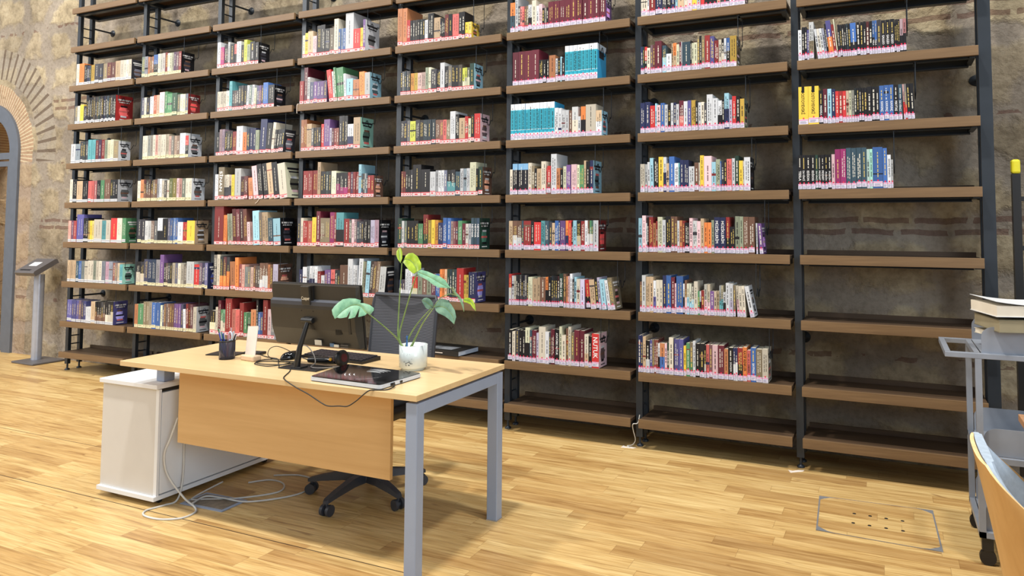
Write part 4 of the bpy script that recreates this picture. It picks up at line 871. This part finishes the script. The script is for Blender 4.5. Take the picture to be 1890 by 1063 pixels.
for z,k in ((.43,.90),(.437,.97),(.47,1.0),(.500,.97),(.508,.85)):
    rows.append([Q@Vector((.25*k*(abs(math.cos(t))**.5)*(1 if math.cos(t)>0 else -1),.245*k*(abs(math.sin(t))**.5)*(1 if math.sin(t)>0 else -1),z)) for t in [2*math.pi*i/40 for i in range(40)]])
m.grid(rows,closed=True); m.face(rows[-1]); m.face(rows[0][::-1]); on(m,'seat',MAT['black'],ch)
m=MB(); rows=[]; BQ=Matrix.Translation((4.865,-.985,0))@Matrix.Rotation(R(-3),4,'Z')
def bk(x,z,o=0): return BQ@Vector((x,.02-.9*x*x+.10*(z-.55)+o,z))
def bw(z): return .232-.04*max(0,(.70-z)/.2)**2-.012*max(0,(z-.98)/.05)
for o,fl_ in ((0,False),(.016,True)):
    m.grid([[bk(bw(z)*q,z,o) for q in [i/10-1 for i in range(21)]] for z in [.56+.465*i/24 for i in range(25)]],flip=fl_)
on(m,'back_mesh',MAT['mesh_fabric'],ch)
m=MB()
pts=[(bw(z),z) for z in [.56+.465*i/16 for i in range(17)]]; loop=[bk(x,z,.008) for x,z in pts]+[bk(-x,z,.008) for x,z in pts[::-1]]+[bk(pts[0][0],pts[0][1],.008)]
m.tube(loop,.011,8); on(m,'back_frame',MAT['chair_plastic'],ch)
m=MB(); m.tube([(4.87,-1.16,.415),(4.868,-.97,.425),(4.867,-.925,.50),(4.866,-.925,.75)],[.02,.022,.022,.016],10); on(m,'back_bracket',MAT['black'],ch)
for s in (-1,1):
    m=MB(); x=HC.x+s*.27; m.tube([(HC.x+s*.12,HC.y+.02,.42),(x,HC.y+.03,.43),(x+s*.01,HC.y+.03,.52),(x+s*.01,HC.y+.03,.60)],.014,8); m.box(x-.035,HC.y-.08,.60,x+.045,HC.y+.15,.625,bev=.01); on(m,'armrest',MAT['chair_plastic'],ch)

# white cable under the desk, floor box
z=.0042
cable('floor_cable',[(4.10,-1.79,.45),(4.06,-1.80,.34),(4.035,-1.81,.26),(4.05,-1.80,.16),(4.13,-1.77,.05),(4.20,-1.76,z+.004),(4.255,-1.80,z),(4.255,-1.875,z),(4.17,-1.925,z),(4.06,-1.925,z),(4.01,-1.88,z),(4.03,-1.80,z),(4.045,-1.74,.012),(4.03,-1.70,.10),(4.02,-1.69,.26),(4.03,-1.70,.42)],.0048,MAT['cable_white'],'white cable hanging beside the cabinet and looping on the floor',sub=8)
cable('floor_cable',[(4.02,-1.45,z),(4.08,-1.68,z),(4.16,-1.66,z),(4.30,-1.58,z),(4.42,-1.44,z),(4.36,-1.34,z),(4.24,-1.32,z),(4.16,-1.40,z)],.0045,MAT['cable_white'],'white cable lying in a wide loop under the desk near the cabinet',sub=8)
cable('floor_cable',[(4.16,-1.74,z+.009),(4.14,-1.65,z+.009),(4.24,-1.63,z+.009),(4.40,-1.60,z+.004),(4.54,-1.42,z),(4.50,-1.25,z),(4.34,-1.20,z),(4.20,-1.26,z)],.0045,MAT['cable_white'],'outermost white cable loop on the floor, reaching towards the chair castors',sub=8)
fb=empty('floor_box',(4.21,-1.66,0),'scuffed metal floor socket box under the desk beneath the white cables','floor box')
m=MB(); Q=Matrix.Translation((4.22,-1.665,0))@Matrix.Rotation(R(2),4,'Z'); m.box(-.145,-.08,.0,.145,.08,.004,X=Q,bev=.001); on(m,'box_lid',MAT['grey_metal'],fb)
m=MB(); m.box(-.125,-.062,.004,.125,.062,.0055,X=Q); on(m,'lid_inset',plain('worn_inset',(120,110,96),.5,var=.3,sc=30),fb)

# floor hatch at right
fh=empty('floor_hatch',(7.37,-.55,0),'wooden floor hatch with metal corner frame and finger holes','floor hatch')
HA,HB,HCc,HD=[Vector((x,y,0)) for x,y in ((7.112,-.773),(7.648,-.785),(7.632,-.302),(7.089,-.330))]
m=MB(); m.prism([(p.x,p.y) for p in (HA,HB,HCc,HD)],'z',.0,.0022); on(m,'hatch_lid',MAT['floor'],fh)
m=MB()
ce=(HA+HB+HCc+HD)/4
def inn(p,k): return ce+(p-ce)*k
for a,b,t_ in ((HA,HB,.0025),(HB,HCc,.007),(HCc,HD,.0025),(HD,HA,.007)):
    n_=(ce-(a+b)/2).normalized(); m.prism([(q.x,q.y) for q in (a,b,b+n_*t_,a+n_*t_)],'z',.0,.0034)
for i,p in enumerate((HA,HB,HCc,HD)):
    Pn=[HA,HB,HCc,HD]; u=(Pn[(i+1)%4]-p).normalized(); v=(Pn[i-1]-p).normalized()
    U,V=(u,v) if i%2==0 else (v,u)
    m.prism([(q.x,q.y) for q in (p,p+U*.085,p+U*.05+V*.010,p+U*.015+V*.04,p+V*.06)][::1],'z',.0,.0036)
on(m,'hatch_frame',MAT['chrome'],fh)
m=MB()
for y,x0 in ((-.50,7.27),(-.62,7.27)):
    for k in range(4):
        m.lathe([(.0085,.0023),(.0085,.0027),(.0,.0027)],c=(x0+k*.073,y,0),n=14)
on(m,'finger_holes',MAT['black'],fh)
# hatch seam at left
m=MB()
for a,b in (((-.10,-.63),(.62,-.36)),((.62,-.36),(.18,-.02)),):
    a=Vector((*a,0)); b=Vector((*b,0)); u=(b-a).normalized(); s=Vector((-u.y,u.x,0))*.004
    m.prism([(q.x,q.y) for q in (a-s,b-s,b+s,a+s)],'z',0,.0012)
# scraps of tape at the upright feet
for i,(x,y,lb) in enumerate(((5.885,.035,'scrap of pale tape on the floor before the bookcase foot nearer the desk'),(6.935,.015,'two torn tape scraps on the floor below the upright nearest the hatch'))):
    m=MB(); Q=Matrix.Translation((x,y,0))@Matrix.Rotation(R(10+i*30),4,'Z')
    m.prism([(-.05,-.012),(.03,-.016),(.05,.0),(.02,.014),(-.045,.010)],'z',0,.0012,X=Q); m.prism([(-.045,.0),(-.02,.005),(-.04,.03)],'z',.001,.0022,X=Q)
    o=m.build('tape_scrap',MAT['card']); tag(o,lb,'tape')
cable('loose_cord',[(5.965,.02,.22),(5.955,.01,.17),(5.93,-.01,.165),(5.92,.02,.12),(5.925,.05,.05),(5.90,.06,.012),(5.87,.05,.004),(5.895,.03,.004)],.0028,MAT['cable_white'],'grey loose cord hanging from the bottom shelf to the floor near the tape','cord')
for i,(x,r_,lb) in enumerate(((3.03,6,'cream ribbon bookmark hanging over the seventh shelf edge in the fourth bay from left'),)):
    cable('ribbon',[(x-.012,.03,SZ[r_]+.003),(x-.014,.0,SZ[r_]+.003),(x-.018,-.004,SZ[r_]-.03),(x-.016,-.004,SZ[r_]-.075)],.0022,MAT['card'],lb,'ribbon')
cable('ribbon',[(2.64,.03,SZ[4]+.003),(2.62,-.002,SZ[4]+.004),(2.60,-.005,SZ[4]-.02),(2.575,-.005,SZ[4]-.035)],.0022,MAT['card'],'short cream ribbon bookmark over the fifth shelf edge in the third bay from left','ribbon')

# big black book lying on the second shelf behind the plant
bb=empty('picture_book',(4.40,.18,SZ[1]),'large black picture book lying flat on the second shelf behind the plant pot','book')
Q=Matrix.Translation((4.41,.135,SZ[1]+.0))@Matrix.Rotation(R(-4),4,'Z')
m=MB(); m.box(-.21,-.135,.0,.21,.112,.003,X=Q); m.box(-.21,-.135,.034,.21,.112,.037,X=Q); m.box(-.21,-.138,.0,.21,-.134,.037,X=Q); on(m,'cover',MAT['black'],bb)
m=MB(); m.box(-.206,-.133,.003,.205,.109,.034,X=Q); on(m,'page_block',plain('white_pages',(206,214,226),.8),bb)
m=MB(); put_text(m,'KÖLER',lambda u,v:Q@Vector((-.20+.10*u,-.1386,.010+.016*v))); m.box(-.02,-.1386,.014,.07,-.138,.019,X=Q); on(m,'spine_lettering',MAT['card'],bb)
m=MB(); m.box(-.10,-.10,.037,.12,.02,.0374,X=Q); on(m,'cover_picture',plain('grey_photo',(120,124,130),.3,var=.6,sc=16),bb)

# ---------------- kiosk stand by the door ----------------
ks=empty('kiosk_stand',(-.72,.25,0),'grey metal information stand with tilted screen head beside the glazed door','stand')
Q=Matrix.Translation((-.715,.225,0))@Matrix.Rotation(R(-2),4,'Z')
m=MB(); m.box(-.195,-.155,.0,.195,.155,.020,X=Q,bev=.008); on(m,'base_plate',MAT['kiosk'],ks)
PX=Vector((-.775,.235,0))
m=MB(); m.lathe([(.046,.019),(.046,.905)],c=PX,n=28); on(m,'pole',MAT['kiosk_pole'],ks)
HQ=Matrix.Translation((-.795,.215,.985))@Matrix.Rotation(R(4),4,'Z')@Matrix.Rotation(R(30),4,'X')
m=MB(); m.prism([(-.13,-.028),(.13,-.028),(.135,.012),(.12,.024),(-.12,.024),(-.135,.012)],'x',-.145,.145,X=HQ)
on(m,'screen_head',MAT['kiosk'],ks)
m=MB(); m.box(-.08,-.02,.0242,.04,.05,.0250,X=HQ); on(m,'paper_notice',MAT['white'],ks)
m=MB(); m.box(-.10,-.105,.0242,.06,-.085,.0250,X=HQ); on(m,'dark_strip',MAT['black'],ks)

# ---------------- metal book cart ----------------
ct=empty('book_cart',(8.1,-.63,0),'grey metal library cart loaded with old books at the right edge','cart')
Y0,Y1,XA,XB=-.85,-.415,7.785,8.45
cm_=MAT['cart']
for x in (XA,XB-.025):
    for y in (Y0,Y1-.025):
        m=MB(); m.box(x,y,.115,x+.025,y+.025,.865); on(m,'leg',cm_,ct)
m=MB()
for y in (Y0,Y1-.025): m.box(XA-.115,y,.865,XB+.05,y+.025,.888,bev=.002)
m.box(XA-.115,Y0+.02,.865,XA-.092,Y1-.02,.888); m.box(XA,Y0+.02,.865,XA+.022,Y1-.02,.888); on(m,'handle_rail',cm_,ct)
def tray(z,h,side,name):
    m=MB(); x0=XA+.026
    m.box(x0,Y0+.026,z,XB,Y1-.026,z+.004)
    for y in ((Y0+.024,Y0+.028),(Y1-.028,Y1-.024)):
        pts=[(x0+.002,z),(XB,z),(XB,z+h),(x0+.055,z+h)]+[(x0+.055-.053*math.sin(a),z+h-.045+.045*math.cos(a)) for a in [math.pi/2*i/8 for i in range(1,9)]]
        m.prism(pts,'y',y[0],y[1])
    return on(m,name,cm_,ct)
tray(.886,.115,1,'top_tray'); tray(.455,.115,1,'middle_tray'); tray(.135,.13,1,'bottom_tray')
m=MB()
for z in (.43,.115):
    m.box(XA,Y0+.02,z,XA+.022,Y1-.02,z+.024); m.box(XA,Y0,z,XB,Y0+.022,z+.024); m.box(XA,Y1-.022,z,XB,Y1,z+.024); m.box(XB-.022,Y0+.02,z,XB,Y1-.02,z+.024)
on(m,'lower_frames',cm_,ct)
for x in (XA+.03,XB-.03):
    for y in (Y0+.02,Y1-.02):
        m=MB(); m.box(x-.022,y-.014,.062,x+.022,y+.014,.115); m.tube([(x,y-.012,.032),(x,y+.012,.032)],.032,22); on(m,'castor',MAT['black'],ct)
def flatbook(name,x0,x1,y0,y1,z,h,cov,pages,rz,ty,label,curl=0):
    o=empty(name,((x0+x1)/2,(y0+y1)/2,z),label,'book','old books piled on the cart')
    Q=Matrix.Translation(((x0+x1)/2,(y0+y1)/2,z))@Matrix.Rotation(R(rz),4,'Z')@Matrix.Rotation(R(ty),4,'Y')
    a,b=(x1-x0)/2,(y1-y0)/2
    m=MB(); m.box(-a,-b,0,a,b,.002,X=Q)
    rows=[]
    for i in range(11):
        x=-a+2*a*i/10; l=curl*(max(0,(.55-i/10))/.55)**2; rows.append([Q@Vector((x,-b,h-.002+l)),Q@Vector((x,b,h-.002+l*1.3)),Q@Vector((x,b,h+l*1.3)),Q@Vector((x,-b,h+l))])
    m.grid(rows,closed=True,smooth=False); m.face(rows[0]); m.face(rows[-1]); m.box(a-.002,-b,0,a,b,h,X=Q); on(m,'cover',cov,o)
    m=MB(); m.box(-a+.003,-b+.003,.002,a-.003,b-.003,h-.002,X=Q); on(m,'page_block',pages,o)
    return o
flatbook('old_book',7.90,8.12,-.80,-.60,.892,.026,plain('cream_old',(196,188,150),.7),MAT['paper'],8,0,'lowest cream old book on the cart top tray, under the pile')
flatbook('old_book',7.88,8.12,-.79,-.56,.919,.026,plain('cream_old2',(186,170,140),.7),MAT['paper'],20,0,'tattered cream book second from the bottom of the cart pile')
flatbook('old_book',7.845,8.08,-.78,-.55,.946,.022,plain('cream_old3',(206,196,170),.7),MAT['paper'],24,0,'thin cream book in the middle of the cart pile')
flatbook('old_book',7.835,8.22,-.84,-.56,.985,.052,plain('olive_cover',(112,106,84),.6),plain('dark_pages',(150,140,112),.8),14,0,'thick olive-brown book below the white topmost book on the cart')
flatbook('paperback_book',7.822,8.22,-.83,-.56,1.050,.048,MAT['white'],MAT['paper'],16,0,'thick white paperback with curling cover on top of the cart pile',curl=.018)
fl2=flatbook('old_book',7.90,8.16,-.77,-.53,.969,.014,plain('brown_cover',(96,84,70),.6),MAT['paper'],10,0,'thin brown book just under the thick olive book on the cart')

# ---------------- reading chair, table and steps at the right ----------------
rc=empty('shell_chair',(7.93,-1.98,0),'plywood shell chair with blue-grey cushion in the right foreground','chair')
def shell(z,s,o=0):
    """plan curve of the shell at height z; s from -1 (far side) to 1 (near side)"""
    t=max(0.0,min(1.0,(z-.44)/.35))
    xs=7.735-.068*t**1.1; w=.235-.05*t**3; d=.30*(1-t)**1.25+.030
    a=abs(s)
    y=-1.945-w*(math.sin(s*math.pi/2))
    x=xs+d*max(0,1-math.cos(s*math.pi/2))**1.2*1.0
    nx,ny=(math.cos(s*math.pi/2*.8),math.sin(s*math.pi/2*.8)*-1)
    return Vector((x+nx*o,y-ny*o*0+ (ny*-o if False else 0),z+ (0)))
zs=[.44+.35*i/22 for i in range(23)]; ss=[i/12-1 for i in range(25)]
def cap(z,s):  # rounded top corners
    t=(z-.44)/.39; return min(1,1) 
m=MB()
def pt(z,s,o): 
    lim=.995 if z<.66 else .995-.30*(max(0,z-.66)/.13)**2.2
    return shell(z,s*lim,o)
ro=[[pt(z,s,0) for s in ss] for z in zs]; ri_=[[pt(z,s,.012) for s in ss] for z in zs]
m.grid(ro); m.grid(ri_,flip=True); on(m,'shell_back',MAT['plywood'],rc)
m=MB()
edge_o=[r[0] for r in ro]+ro[-1][1:-1]+[r[-1] for r in ro[::-1]]; edge_i=[r[0] for r in ri_]+ri_[-1][1:-1]+[r[-1] for r in ri_[::-1]]
m.grid([edge_o,edge_i],smooth=False); on(m,'shell_edge',MAT['ply_edge'],rc)
m=MB()
for o_,f_ in ((.0135,False),(.040,True)):
    m.grid([[pt(z+(.006 if o_>.02 else 0)*0,s*.93,o_*(1 if abs(s)<.9 else .75)) for s in ss] for z in [.46+.335*i/22 for i in range(23)]],flip=f_)
E1=[[pt(z,s*.93,o_*(1 if abs(s)<.9 else .75)) for o_ in (.0135,.040)] for z,s in [(.46+.335*i/22,-1) for i in range(23)]+[(.795,q) for q in ss]+[(.795-.335*i/22,1) for i in range(23)]]
m.grid(E1); on(m,'back_cushion',MAT['cushion'],rc)
m=MB(); m.prism([(7.745+.44*(.5-.5*math.cos(a)) if True else 0,-1.945+.225*math.sin(a)) for a in [2*math.pi*i/36 for i in range(36)]],'z',.425,.442); on(m,'seat_shell',MAT['plywood'],rc)
m=MB(); m.prism([(7.765+.41*(.5-.5*math.cos(a)),-1.945+.205*math.sin(a)) for a in [2*math.pi*i/36 for i in range(36)]],'z',.443,.475,smooth=True); on(m,'seat_cushion',MAT['cushion'],rc)
for sx in (7.80,8.12):
    for sy in (-2.11,-1.78):
        m=MB(); m.tube([(7.96+(sx-7.96)*.5,-1.945+(sy+1.945)*.5,.43),(sx+(sx-7.96)*.15,sy+(sy+1.945)*.15,0)],[.016,.010],12); on(m,'leg',MAT['dark_table'],rc)

tb=empty('reading_table',(8.6,-1.9,0),'brown-topped reading table with dark legs cut off by the right edge','table')
m=MB(); m.box(7.882,-2.6,.715,9.5,-1.255,.740,bev=.002); on(m,'table_top',MAT['table_top'],tb)
for x,y,dx in ((7.905,-1.30,.02),(9.42,-1.30,-.02),(7.905,-2.55,.02),(9.42,-2.55,-.02)):
    m=MB(); m.prism([(x,.714),(x+.055,.714),(x+.040+dx,.0),(x+dx,.0)],'y',y-.025,y+.025); on(m,'leg',MAT['dark_table'],tb)

ld=empty('step_ladder',(8.35,.18,0),'black steel ladder with yellow end caps leaning at the far right','ladder')
for x in (8.085,8.60):
    m=MB(); m.box(x,.15,.0,x+.04,.20,1.72); on(m,'side_rail',MAT['black'],ld)
for x in (8.083,8.598):
    m=MB(); m.box(x,.148,1.72,x+.044,.202,1.80,bev=.012); on(m,'end_cap',MAT['yellow'],ld)
for k in range(6):
    m=MB(); m.box(8.125,.155,.22+k*.27,8.60,.195,.245+k*.27); on(m,'step',MAT['black'],ld)

bpy.context.view_layer.update()
